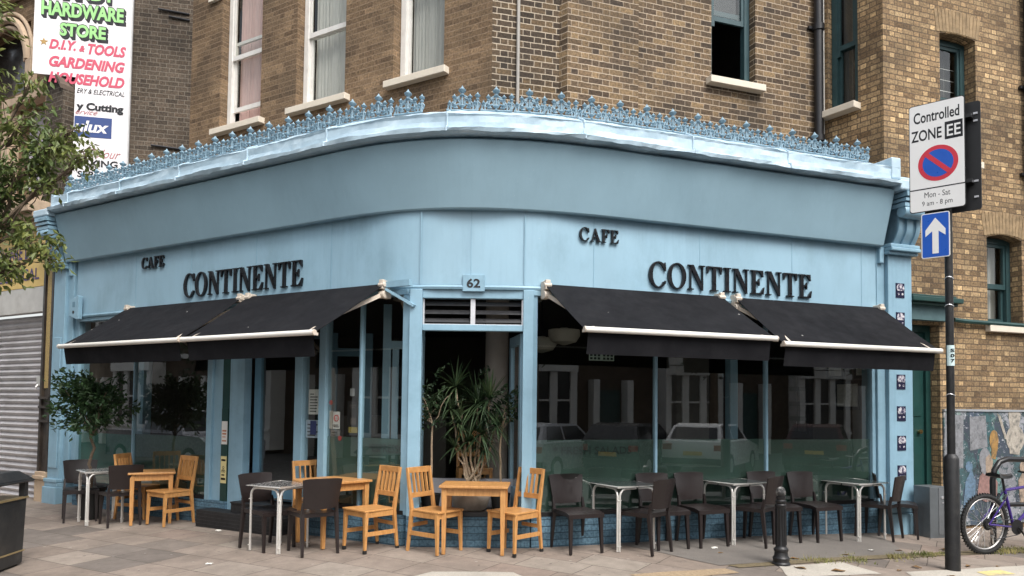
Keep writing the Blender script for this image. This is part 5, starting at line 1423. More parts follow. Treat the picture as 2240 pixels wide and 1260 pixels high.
def dracaena():
    rg = random.Random(9); x, y, z = -.47, 8.92, .355
    o = thing('dracaena_plant', 'spiky dracaena in a large round stone pot in the corner doorway', 'plant', (x, y, z))
    mb = MB(); mb.lathe([(.15, z), (.19, z + .03), (.235, z + .17), (.24, z + .26), (.255, z + .27), (.255, z + .31), (.22, z + .31), (.21, z + .27)], 26, o=(x, y, 0)); mb.build('pot', M_pot, o, smooth=True)
    heads = [((-.66, 8.88, 1.80), .46, 60), ((-.40, 8.92, 1.60), .52, 90), ((-.26, 8.86, 1.66), .46, 70), ((-.62, 8.86, 1.36), .42, 64), ((-.36, 8.82, 1.26), .40, 64), ((-.18, 8.9, 1.34), .38, 54), ((-.72, 8.85, 1.54), .32, 36), ((-.5, 8.84, 1.16), .36, 60), ((-.30, 8.84, 1.08), .30, 40), ((-.66, 8.84, 1.10), .30, 40)]
    mb = MB()
    for (h, L, n) in heads:
        mid_ = Vector((x + (h[0] - x) * .55 + .03, y + (h[1] - y) * .5, z + .3 + (h[2] - z - .3) * .42))
        a = branchy(mb, (x + rg.gauss(0, .03), y + rg.gauss(0, .03), z + .28), mid_, .019, .013, rg, 4, .02); branchy(mb, mid_, h, .013, .010, rg, 4, .015)
    mb.build('trunk', M_palebark, o, smooth=True)
    mb = MB()
    for (h, L, n) in heads:
        for _ in range(n):
            a = rg.random() * 6.283; el = rg.uniform(-.5, 1.45); d = Vector((math.cos(a) * math.cos(el), math.sin(a) * math.cos(el), math.sin(el))); s = Vector((-math.sin(a), math.cos(a), 0)) * .011
            l = L * rg.uniform(.6, 1.05); p = Vector(h); prev = None; dr = rg.uniform(.2, .75) * (1.2 - max(0, el) * .6)
            for k in range(6):
                u = k / 5; q = p + d * l * u + Vector((0, 0, -dr * l * u * u * .8)); w_ = s * (1.0 - u ** 2.2) * (1 if k else .7)
                if prev: mb.face([prev[0], prev[1], q + w_, q - w_])
                prev = (q - w_, q + w_)
    mb.build('leaves', M_drac, o, recalc=False)
dracaena()
def standard(x, y, z, lab, top, spread, seed):
    rg = random.Random(seed); o = thing('standard_tree', lab, 'plant', (x, y, z))
    mb = MB(); tp = branchy(mb, (x, y, z + .18), (x + .01, y, top - .25), .015, .011, rg, 6, .012)
    for _ in range(6): branchy(mb, tp[-1], (x + rg.gauss(0, spread * .5), y + rg.gauss(0, spread * .4), top + rg.gauss(0, .1)), .007, .003, rg, 4, .02)
    mb.build('trunk', M_palebark, o, smooth=True)
    mb = MB(); mb.lathe([(.09, z), (.12, z + .2), (.125, z + .2), (.11, z + .17)], 16, o=(x, y, 0)); mb.build('pot', M_blkpot, o, smooth=True)
    pts = []
    for _ in range(34):
        c = Vector((rg.gauss(0, spread * .5), rg.gauss(0, spread * .4), rg.gauss(0, spread * .5)))
        for _ in range(14): pts.append((Vector((x, y, top)) + c + Vector((rg.gauss(0, .035),) * 3), (rg.gauss(c.x, .3), rg.gauss(c.y - .1, .3), rg.gauss(0, .3))))
    mb = MB(); leaf_cards(mb, pts, .07, .03, rg); mb.build('crown', M_laurel, o, recalc=False)
standard(-.93, 8.82, .355, 'slim standard tree with a pale stem at the left side of the corner doorway', 1.62, .26, 21)
standard(-.12, 8.95, .355, 'slim standard tree with a pale stem at the right side of the corner doorway', 1.55, .34, 22)
o = thing('planter_board', 'low grey board across the corner doorway behind the stone pot', 'board', (-.43, 9.2, .355))
mb = MB(); mb.box(-.98, .06, 9.17, 9.21, .355, .70); mb.build('board', simple('grey_board', (.33, .33, .36), .5, var=.08), o)

# ------------------------------------------------------------------ street furniture
def lathe_own(name, mat, par, prof, o, n=20): 
    mb = MB(); mb.lathe(prof, n, o=o); return mb.build(name, mat, par, smooth=True)
px_, py_ = 2.86, 8.03; gz = ground(px_, py_)
bo = thing('bollard', 'short black cast bollard with a worn silver top on the pavement', 'bollard', (px_, py_, gz))
lathe_own('body', M_black, bo, [(0.0943, -.05), (0.0943, .02), (0.0820, .035), (0.0861, .075), (0.0697, .10), (0.0672, .14), (0.0754, .15), (0.0754, .17), (0.0590, .185), (0.0541, .20), (0.0525, .60), (0.0590, .615), (0.0590, .63), (0.0508, .64)], (px_, py_, gz), 24)
mb = MB()
for k in range(12):
    a = k * math.pi / 6; mb.tube([(px_ + .052 * math.cos(a), py_ + .052 * math.sin(a), gz + .21), (px_ + .051 * math.cos(a), py_ + .051 * math.sin(a), gz + .59)], .008, 5)
mb.build('flute', M_black, bo)
lathe_own('collar', M_black, bo, [(0.0451, .64), (0.0558, .655), (0.0558, .672), (0.0426, .685), (0.0492, .70), (0.0492, .715), (0.0369, .722)], (px_, py_, gz), 20)
lathe_own('cap', simple('worn_cap', (.03, .03, .03), .45, var=.3, nscale=30, dirt=(.62, .60, .57), dirt_amt=1.0, dscale=11), bo, [(0.0369, .72), (0.0492, .735), (0.0517, .765), (0.0410, .80), (0.0164, .817), (0.0008, .82)], (px_, py_, gz), 20)

# parking sign on its post
qx, qy = 4.70, 8.08; gz = ground(qx, qy)
po = thing('sign_post', 'black street sign post with parking zone plate and blue one way arrow', 'sign', (qx, qy, gz))
M_postb = simple('black_post_paint', (.010, .010, .011), .5, var=.25, nscale=8, bmp=.15, bscale=80, dirt=(.06, .055, .05), dirt_amt=.35, dscale=9)
lathe_own('lower_post', M_postb, po, [(.074, -.1), (.074, 1.18), (.062, 1.205), (.040, 1.23)], (qx, qy, gz))
lathe_own('upper_post', M_postb, po, [(.040, 1.2), (.040, 4.98), (.0, 4.99)], (qx, qy, gz))
for z_ in (2.72, 1.76, 3.02):
    mb = MB(); mb.tube([(qx + .042 * math.cos(a * .52), qy + .042 * math.sin(a * .52), z_ + .01 * math.sin(a)) for a in range(13)], .005, 5, closed=True); mb.build('band', M_alu, po)
mb = MB(); cc = [(qx + .0425 * math.cos(R(a)), qy + .0425 * math.sin(R(a))) for a in range(-165, -14, 10)]
mb.grid([[(x, y, 2.07) for x, y in cc], [(x, y, 2.29) for x, y in cc]]); sk = mb.build('label_sticker', simple('pale_blue_sticker', (.62, .78, .78), .4), po, recalc=False)
mb = MB()
for i, chx in enumerate('S07'):
    Mx = Matrix(((1, 0, 0, qx - .03), (0, 0, -1, qy - .0445), (0, 1, 0, 2.215 - .055 * i), (0, 0, 0, 1))); text_into(mb, chx, Mx, .010, 0, .042, .038, .001, bold=.03)
mb.build('lettering', M_letter, sk, recalc=False)
sdv = unit(.735, -.678); snv = (sdv[1], -sdv[0])          # plate runs to the right and towards the road; normal to the left
sn_ = Vector((snv[0], snv[1], 0)); SF = Frame((4.385, 8.262), sdv, snv)
def spm(s, z, off): 
    q = SF.p(s, off, z); return Matrix(((sdv[0], 0, snv[0], q.x), (sdv[1], 0, snv[1], q.y), (0, 1, 0, q.z), (0, 0, 0, 1)))
def rounded(w_, h_, r, n=5):
    out = []
    for cx, cy, a0 in ((w_ - r, h_ - r, 0), (r, h_ - r, 90), (r, r, 180), (w_ - r, r, 270)):
        for k in range(n + 1): a = R(a0 + 90 * k / n); out.append((cx + r * math.cos(a), cy + r * math.sin(a)))
    return out
M_plate = simple('white_reflective_plate', (.86, .85, .83), .35, var=.02); M_sred = simple('sign_red', (.62, .035, .06), .35, var=.03); M_sblue = simple('sign_blue', (.012, .10, .50), .35, var=.03)
WID, HT_, Z0 = .545, 1.195, 3.755
mb = MB(); mb.prism(rounded(WID, HT_, .03), spm(0, Z0, .0), .012); pb = mb.build('zone_plate', M_black, po)
mb = MB(); mb.prism(rounded(WID - .016, HT_ - .016, .025), spm(.008, Z0 + .008, .012), .003); mb.build('plate_face', M_plate, pb)
mb = MB(); text_into(mb, 'Controlled', spm(.05, Z0 + .985, .0155), 0, 0, .445, .125, .0, bold=.018); mb.build('plate_lettering', M_letter, pb, recalc=False)
mb = MB(); text_into(mb, 'ZONE', spm(.025, Z0 + .785, .0155), 0, 0, .30, .125, .0, bold=.018); mb.build('plate_lettering', M_letter, pb, recalc=False)
mb = MB(); mb.prism(rct(.355, .755, .525, .945), spm(0, Z0, .0150), .001); mb.build('zone_box', M_letter, pb, recalc=False)
mb = MB(); mb.prism(rct(.004, .245, WID - .004, .257), spm(0, Z0, .0150), .001); mb.build('divider_line', M_letter, pb, recalc=False)
mb = MB(); text_into(mb, 'Mon - Sat', spm(.15, Z0 + .150, .0155), 0, 0, .25, .062, .0, bold=.0); mb.build('plate_lettering', M_letter, pb, recalc=False)
mb = MB(); text_into(mb, '9 am - 8 pm', spm(.125, Z0 + .045, .0155), 0, 0, .295, .070, .0, bold=.0); mb.build('plate_lettering', M_letter, pb, recalc=False)
mb = MB(); text_into(mb, 'EE', spm(.375, Z0 + .785, .0168), 0, 0, .13, .125, .0, bold=.012); mb.build('plate_lettering', M_plate, pb, recalc=False)
cyc = lambda r, n=40: [(r * math.cos(2 * math.pi * k / n), r * math.sin(2 * math.pi * k / n)) for k in range(n)]
mb = MB(); Mc = spm(.285, Z0 + .515, .0150); mb.prism(cyc(.195), Mc, .0012); mb.build('no_waiting_ring', M_sred, pb)
mb = MB(); mb.prism(cyc(.150), spm(.285, Z0 + .515, .0164), .0008); mb.build('no_waiting_disc', M_sblue, pb)
mb = MB(); a = R(-45); c_, s_ = math.cos(a), math.sin(a); mb.prism([(x * c_ - y * s_, x * s_ + y * c_) for x, y in rct(-.165, -.024, .165, .024)], spm(.285, Z0 + .515, .0174), .0006); mb.build('no_waiting_bar', M_sred, pb)
mb = MB()                                  # back to back plate on the far side of the post, with its channel rails
mb.prism(rounded(WID, HT_ - .02, .03), spm(.12, Z0 - .03, -.125), .014)
for z_ in (.25, .95): mb.prism(rct(.05, z_, .6, z_ + .04), spm(0, Z0, -.11), .11)
mb.build('rear_plate', M_black, po)
mb = MB()
for z_ in (.10, .27, .92, 1.0): mb.prism(rct(.60, z_, .64, z_ + .02), spm(0, Z0, -.108), .012)
mb.build('bolt', M_alu, po)
mb = MB(); AS, AZ = .115, 3.24; mb.prism(rounded(.275, .49, .02), spm(AS, AZ, .004), .012); ap = mb.build('arrow_plate', M_plate, po)
mb = MB(); mb.prism(rounded(.257, .472, .014), spm(AS + .009, AZ + .009, .016), .001); mb.build('arrow_face', M_sblue, ap)
mb = MB(); mb.prism([(.107, .045), (.168, .045), (.168, .29), (.235, .235), (.235, .305), (.1375, .435), (.04, .305), (.04, .235), (.107, .29)], spm(AS, AZ, .0175), .001); mb.build('arrow', M_plate, ap)

# litter bin at the left edge
bx, by = -5.34, 7.62; gz = ground(bx, by); BA = R(4)
bi = thing('litter_bin', 'square black litter bin with gold trim cut by the left edge', 'bin', (bx, by, gz), BA)
M_bin = simple('black_bin_panel', (.020, .022, .024), .4, var=.25, nscale=4, bmp=.1, bscale=60, dirt=(.06, .055, .05), dirt_amt=.5, dscale=5)
mb = MB(); mb.hexa([(-.30, -.27, .03), (.30, -.27, .03), (.30, .27, .03), (-.30, .27, .03), (-.315, -.285, .70), (.315, -.285, .70), (.315, .285, .70), (-.315, .285, .70)]); mb.box(-.27, .27, -.24, .24, 0, .03)
body = mb.build('body', M_bin, bi, world=False, bevel=.012)
M_gtrim = simple('gold_trim', (.38, .29, .15), .4, metal=.5)
mb = MB(); mb.box(-.312, .312, -.282, .282, .155, .17); mb.build('gold_band', M_gtrim, bi, world=False)
mb = MB(); mb.box(-.327, .327, -.297, .297, .70, .72); mb.build('gold_band', simple('gold_trim', (.38, .29, .15), .4, metal=.5), bi, world=False)
for sx in (-1, 1):
    for sy in (-1, 1):
        mb = MB(); mb.box(sx * .29 - .03, sx * .29 + .03, sy * .26 - .03, sy * .26 + .03, .72, .90); mb.build('post', M_bin, bi, world=False)
mb = MB(); mb.box(-.20, -.02, -.22, -.18, .72, .90); mb.build('stub_plate', M_black, bi, world=False)
mb = MB(); mb.hexa([(-.36, -.33, .895), (.36, -.33, .895), (.36, .33, .895), (-.36, .33, .895), (-.26, -.23, .985), (.26, -.23, .985), (.26, .23, .985), (-.26, .23, .985)]); mb.box(-.365, .365, -.335, .335, .868, .894); mb.build('lid', M_bin, bi, world=False, bevel=.015)

# grey cabinet beside the tiled pilaster
cb = thing('utility_cabinet', 'narrow grey metal cabinet at the foot of the tiled pilaster', 'cabinet', FR.p(5.60, .1, -.1))
mb = MB(); mb.fbox(FR, 5.47, 5.76, .20, .46, -.15, .58); cbb = mb.build('body', simple('grey_metal_cabinet', (.14, .155, .165), .4, metal=.3, var=.12), cb, bevel=.006)
mb = MB(); mb.fbox(FR, 5.62, 5.75, .46, .466, -.05, .56); mb.build('door', simple('grey_cabinet_door', (.18, .19, .20), .4, metal=.3), cb)
mb = MB(); mb.fbox(FR, 5.66, 5.72, .466, .475, .42, .45); mb.fbox(FR, 5.68, 5.70, .466, .472, .36, .375); mb.build('latch', M_alu, cb)
# floodlight under the green hood
fl = thing('floodlight', 'small grey floodlight under the green door hood', 'lamp', FR.p(5.95, -.05, 2.7))
mb = MB(); p = FR.p; mb.hexa([p(5.80, -.30, 2.52), p(6.08, -.30, 2.52), p(6.04, -.12, 2.50), p(5.84, -.12, 2.50), p(5.84, -.28, 2.66), p(6.04, -.28, 2.66), p(6.02, -.18, 2.64), p(5.86, -.18, 2.64)]); mb.build('housing', simple('grey_lamp_housing', (.22, .23, .24), .5), fl)
mb = MB(); mb.tube([p(5.94, -.25, 2.66), p(5.92, -.28, 2.74), p(5.88, -.31, 2.80)], .012, 6); mb.build('bracket', M_black, fl)

# poster wall on the wing
pw = thing('poster_board', 'long board of torn paper posters and cut out figures on the brick wing', 'poster', FR.p(7, -.08, .2))
def collage_mat():
    m, t, b = nodes('torn_posters')
    v = N(t, 'ShaderNodeTexVoronoi'); v.inputs['Scale'].default_value = 3.3; v.inputs['Randomness'].default_value = .9
    mp = N(t, 'ShaderNodeMapping'); mp.inputs['Scale'].default_value = (1, 1, .6); t.links.new(pos(t), mp.inputs[0])
    nz = N(t, 'ShaderNodeTexNoise'); nz.inputs['Scale'].default_value = 9; nz.inputs['Detail'].default_value = 6; t.links.new(pos(t), nz.inputs['Vector'])
    ad = N(t, 'ShaderNodeMix'); ad.data_type = 'RGBA'; ad.inputs[0].default_value = .12; t.links.new(mp.outputs[0], ad.inputs[6]); t.links.new(nz.outputs['Color'], ad.inputs[7]); t.links.new(ad.outputs[2], v.inputs['Vector'])
    sp = N(t, 'ShaderNodeSeparateColor'); t.links.new(v.outputs['Color'], sp.inputs[0])
    c = ramp(t, sp.outputs[0], [(0, (.03, .10, .11)), (.3, (.05, .09, .10)), (.42, (.30, .31, .34)), (.55, (.02, .02, .025)), (.7, (.09, .13, .19)), (.85, (.42, .40, .38)), (1, (.05, .16, .15))])
    c = mix_c(t, ramp(t, noise_n(t, 14, 7, .75), [(.50, (0, 0, 0)), (.56, (1, 1, 1))]), c, (.035, .06, .065))
    c = mix_c(t, ramp(t, noise_n(t, 22, 6, .7), [(.60, (0, 0, 0)), (.64, (.9, .9, .9))]), c, (.45, .46, .50))
    t.links.new(c, b.inputs['Base Color']); b.inputs['Roughness'].default_value = .75; return m
mb = MB(); mb.fbox(FR, 6.36, 10.5, -.098, -.075, -.06, 1.58); mb.build('board', collage_mat(), pw)
mb = MB(); mb.fbox(FR, 6.36, 10.5, -.098, -.06, 1.58, 1.61); mb.build('top_edge', simple('grey_edge_b', (.30, .32, .34), .6), pw)
def pfig(polys, mat, k=0):
    mb = MB(); M_ = place(FR, 6.36, -.074, .16, False)
    for i, po_ in enumerate(polys): mb.prism(po_, M_ @ Matrix.Translation((0, 0, .0012 * k + .0006 * i)), .0006)
    mb.build('paper_cutout', mat, pw)
def ell(cx, cy, rx, ry, n=18): return [(cx + rx * math.cos(2 * math.pi * i / n), cy + ry * math.sin(2 * math.pi * i / n)) for i in range(n)]
pc = lambda n_, c_: simple(n_, c_, .8, var=.25, nscale=18, dirt=(.04, .05, .05), dirt_amt=.9, dscale=12)
P_cream, P_pink, P_skin, P_grey, P_or, P_bl = pc('paper_cream', (.37, .335, .285)), pc('paper_pink', (.25, .145, .13)), pc('paper_skin', (.32, .245, .185)), pc('paper_grey', (.21, .215, .23)), pc('paper_orange', (.33, .19, .06)), pc('paper_blue', (.11, .18, .26))
pfig([[(.0, .62), (.36, .60), (.38, 1.36), (.02, 1.38)], [(.5, .85), (.85, .9), (.82, 1.36), (.5, 1.34)]], P_grey, 1)
pfig([ell(1.42, 1.02, .19, .20), [(1.32, 1.12), (1.28, 1.4), (1.34, 1.45), (1.5, 1.44), (1.54, 1.38), (1.48, 1.10)], [(1.30, .8), (1.5, .78), (1.55, 1.05), (1.28, 1.0)]], P_cream, 2)
pfig([[(1.05, 1.4), (1.20, 1.02), (1.26, 1.0), (1.12, 1.36)]], P_cream, 3)
pfig([ell(.98, 1.0, .09, .15), [(.92, .74), (1.0, .72), (1.06, .9), (.93, .95)]], P_or, 3)
pfig([[(.62, .18), (.68, .48), (.82, .60), (.94, .52), (1.04, .38), (1.02, .14), (.8, .10)]], P_pink, 4)
pfig([ell(.79, .72, .115, .17), [(.70, .55), (.78, .5), (.86, .6), (.78, .75)]], P_grey, 4); pfig([[(.80, .56), (.86, .46), (.93, .60), (.95, .70), (.88, .80), (.80, .74)]], P_skin, 6)
pfig([[(.34, .0), (.40, .42), (.52, .58), (.60, .40), (.56, -.0)], ell(.47, .62, .07, .08)], P_bl, 4)
pfig([[(1.5, .05), (1.46, .40), (1.56, .52), (1.66, .40), (1.66, .05)], ell(1.57, .6, .07, .09)], P_skin, 4); pfig([[(1.85, .5), (1.8, 1.1), (1.95, 1.3), (2.1, 1.0), (2.05, .5)], [(2.4, .3), (2.5, 1.1), (2.8, 1.2), (2.9, .4)]], P_grey, 3)

# bicycle chained to a hoop stand
def bicycle():
    ang = math.atan2(DR[1], DR[0]) - R(3); hx, hy = 5.66, 9.07; g0 = ground(hx, hy)
    o = thing('bicycle', 'purple mountain bike with its rear wheel beside the sign post', 'bicycle', (hx, hy, g0), ang)
    M_fr = simple('purple_frame_paint', (.045, .022, .17), .3, var=.2); M_ch = simple('chrome', (.6, .6, .6), .25, metal=1.0, var=.05); M_rim = simple('alloy_rim', (.52, .50, .48), .35, metal=.8)
    r = .335
    def wheel(x):
        mb = MB(); mb.tube([(x + (r - .025) * math.cos(a * math.pi / 24), 0, r + (r - .025) * math.sin(a * math.pi / 24)) for a in range(48)], .026, 8, closed=True)
        for k in range(56):
            a = k * 2 * math.pi / 56
            for s_ in (-1, 1):
                c = Vector((x + r * math.cos(a + s_ * .02), s_ * .013, r + r * math.sin(a + s_ * .02))); d_ = Vector((math.cos(a), 0, math.sin(a))); mb.bar(c - d_ * .006, c + d_ * .007, .012, .012, up=(0, 1, 0))
        ty = mb.build('wheel', M_tyre, o, world=False, smooth=True)
        mb = MB(); mb.tube([(x + (r - .056) * math.cos(a * math.pi / 24), 0, r + (r - .056) * math.sin(a * math.pi / 24)) for a in range(48)], .011, 6, closed=True); mb.build('rim', M_rim, ty, world=False, smooth=True)
        mb = MB()
        for k in range(32):
            a = k * 2 * math.pi / 32; a2 = a + (1.3 if k % 4 < 2 else -1.3); s_ = (-1) ** k * .028
            mb.tube([(x + .02 * math.cos(a2), s_, r + .02 * math.sin(a2)), (x + (r - .062) * math.cos(a), 0, r + (r - .062) * math.sin(a))], .0016, 4)
        mb.build('spokes', M_ch, ty, world=False)
        mb = MB(); mb.tube([(x, -.06, r), (x, -.03, r), (x, .03, r), (x, .06, r)], [.01, .024, .024, .01], 10); mb.build('hub', M_rim, ty, world=False, smooth=True)
        a = R(230); mb = MB(); mb.bar((x + .17 * math.cos(a), -.012, r + .17 * math.sin(a)), (x + .24 * math.cos(a), -.012, r + .24 * math.sin(a)), .016, .006, up=(0, 1, 0)); mb.build('reflector', M_paper, ty, world=False)
    wheel(0); wheel(1.03)
    bb, st_, hd, hd2 = (.42, 0, .29), (.30, 0, .70), (.86, 0, .76), (.89, 0, .66)
    mb = MB(); mb.tube([bb, st_], .016, 8); mb.tube([st_, hd], .017, 8); mb.tube([bb, hd2], .019, 8); mb.tube([hd, hd2], .02, 8)
    for s_ in (-1, 1):
        mb.tube([(.30, s_ * .02, .68), (.25, s_ * .045, .60), (0, s_ * .06, r)], .009, 6); mb.tube([(.42, s_ * .03, .29), (.30, s_ * .045, .30), (0, s_ * .06, r)], .010, 6)
    mb.build('frame', M_fr, o, world=False, smooth=True)
    mb = MB()
    for s_ in (-1, 1): mb.tube([(.89, s_ * .02, .66), (.93, s_ * .055, .58), (1.03, s_ * .06, r)], .013, 8)
    mb.tube([hd, (.84, 0, .84)], .014, 8); mb.build('fork', M_fr, o, world=False, smooth=True)
    mb = MB(); mb.tube([(.86, -.29, .88), (.84, -.12, .87), (.84, 0, .86), (.84, .12, .87), (.86, .29, .88)], .012, 8); mb.build('handlebar', M_black, o, world=False, smooth=True)
    mb = MB(); mb.tube([st_, (.262, 0, .86)], .013, 8); sp = mb.build('seat_post', M_black, o, world=False, smooth=True)
    mb = MB(); rows = []
    for i in range(9):
        u = i / 8; x = .13 + .27 * u; w_ = .075 * (1 - u) ** 1.4 + .02; z = .895 - .02 * math.sin(u * 3.1) - .015 * u
        rows.append([(x, -w_, z - .035), (x, -w_ * .9, z - .005), (x, 0, z + .012), (x, w_ * .9, z - .005), (x, w_, z - .035)])
    mb.grid(rows); mb.grid([[rows[i][0], rows[i][4]] for i in range(9)]); mb.face(rows[0]); mb.face(rows[-1]); mb.build('saddle', M_black, o, world=False, smooth=True)
    mb = MB(); mb.tube([(.42, -.045, .29), (.42, -.05, .29)], .085, 24); mb.tube([(0, -.045, r), (0, -.055, r)], .05, 18); mb.tube([(0, -.036, r), (0, -.044, r)], .066, 18); mb.tube([(0, -.05, r + .05), (.42, -.048, .375)], .005, 5); mb.tube([(.03, -.05, .16), (.42, -.048, .205)], .005, 5); mb.build('chainset', M_black, o, world=False)
    mb = MB(); mb.bar((.42, -.07, .29), (.52, -.08, .16), .02, .012); mb.bar((.42, .07, .29), (.32, .08, .42), .02, .012); mb.box(.50, .56, -.15, -.08, .145, .165); mb.box(.28, .34, .08, .15, .415, .435); mb.build('crank', M_black, o, world=False)
    mb = MB(); mb.bar((.02, -.065, .30), (.05, -.065, .22), .03, .012); mb.tube([(.04, -.06, .21), (.05, -.06, .12)], .012, 6); mb.tube([(.04, -.07, .20), (.04, -.05, .20)], .02, 10); mb.build('derailleur', M_ch, o, world=False)
    mb = MB(); mb.bar((.235, -.04, .60), (.27, -.04, .66), .03, .02); mb.bar((.24, .04, .60), (.27, .04, .66), .03, .02); mb.build('brake', M_ch, o, world=False)
    o.scale = (1.07, 1.07, 1.07)
bk = bicycle()
ho = thing('cycle_hoop', 'black tubular cycle hoop stand behind the purple bicycle', 'cycle stand', G(6.5, 9.45), group=None)
M_hoop = simple('black_hoop_paint', (.012, .012, .013), .35, var=.2)
H0 = Frame((6.02, 9.47), DR, NR); zg = ground(6.05, 9.47)
mb = MB(); mb.tube([H0.p(0, 0, zg - .05), H0.p(0, 0, .72), H0.p(.03, 0, .85), H0.p(.12, 0, .95), H0.p(.25, 0, .985), H0.p(.8, 0, .97), H0.p(.92, 0, .93), H0.p(1.0, 0, .82), H0.p(1.02, 0, .70), H0.p(1.02, 0, zg - .1)], .034, 12); mb.build('hoop', M_hoop, ho, smooth=True)
mb = MB(); mb.tube([H0.p(0, 0, .42), H0.p(1.02, 0, .40)], .028, 10); mb.build('cross_bar', M_hoop, ho, smooth=True)

# fallen leaves and litter
rg = random.Random(2); M_dl = simple('dead_leaf', (.16, .09, .035), .9, var=.4, nscale=30); M_lit = simple('pale_litter', (.62, .60, .55), .8)
leafspots = [(3.35, 7.78), (4.05, 7.92), (4.32, 8.1), (2.9, 7.5), (5.0, 8.3), (5.35, 8.35), (4.5, 7.75), (5.25, 9.2), (3.1, 8.3), (3.8, 8.6), (2.35, 8.5), (4.6, 9.0), (3.0, 7.86)]
l0 = None
for i, (x, y) in enumerate(leafspots):
    if l0 is None:
        mb = MB(); s_ = .05
        mb.grid([[(-s_, -.004, .006), (-s_ * .3, -.028, .016), (s_ * .5, -.02, .010), (s_, 0, .004)], [(-s_, 0, .004), (-s_ * .3, 0, .006), (s_ * .5, 0, .004), (s_ * 1.2, .002, .012)], [(-s_, .004, .006), (-s_ * .3, .026, .020), (s_ * .5, .02, .012), (s_, .003, .004)]])
        l0 = mb.build('fallen_leaf', M_dl, recalc=False); q = l0
    else:
        q = l0.copy(); COL.objects.link(q)
    q.location = (x, y, ground(x, y) + .004); q.rotation_euler = (0, 0, rg.random() * 6.28); q.scale = (rg.uniform(.6, 1.3),) * 3
    tag(q, 'small brown dead leaf lying on the pavement', 'leaf', 'dead leaves scattered on the pavement')
for i, (x, y, lb_) in enumerate(((-3.72, 9.6, 'crumpled white scrap in front of the black step'), (2.32, 8.72, 'tiny white scrap on the grey tarmac near the middle steel table'), (4.2, 8.9, 'pale paper scrap on the paving in front of the rightmost steel table'), (-3.1, 7.75, 'flat white scrap on the left paving slabs'))):
    mb = MB(); z = ground(x, y) + .006; mb.grid([[(x + .022 * a + rg.gauss(0, .004), y + .016 * b + rg.gauss(0, .004), z + abs(rg.gauss(.004, .008))) for a in range(4)] for b in range(4)])
    tag(own(mb.build('paper_scrap', M_lit, recalc=False)), lb_, 'litter')

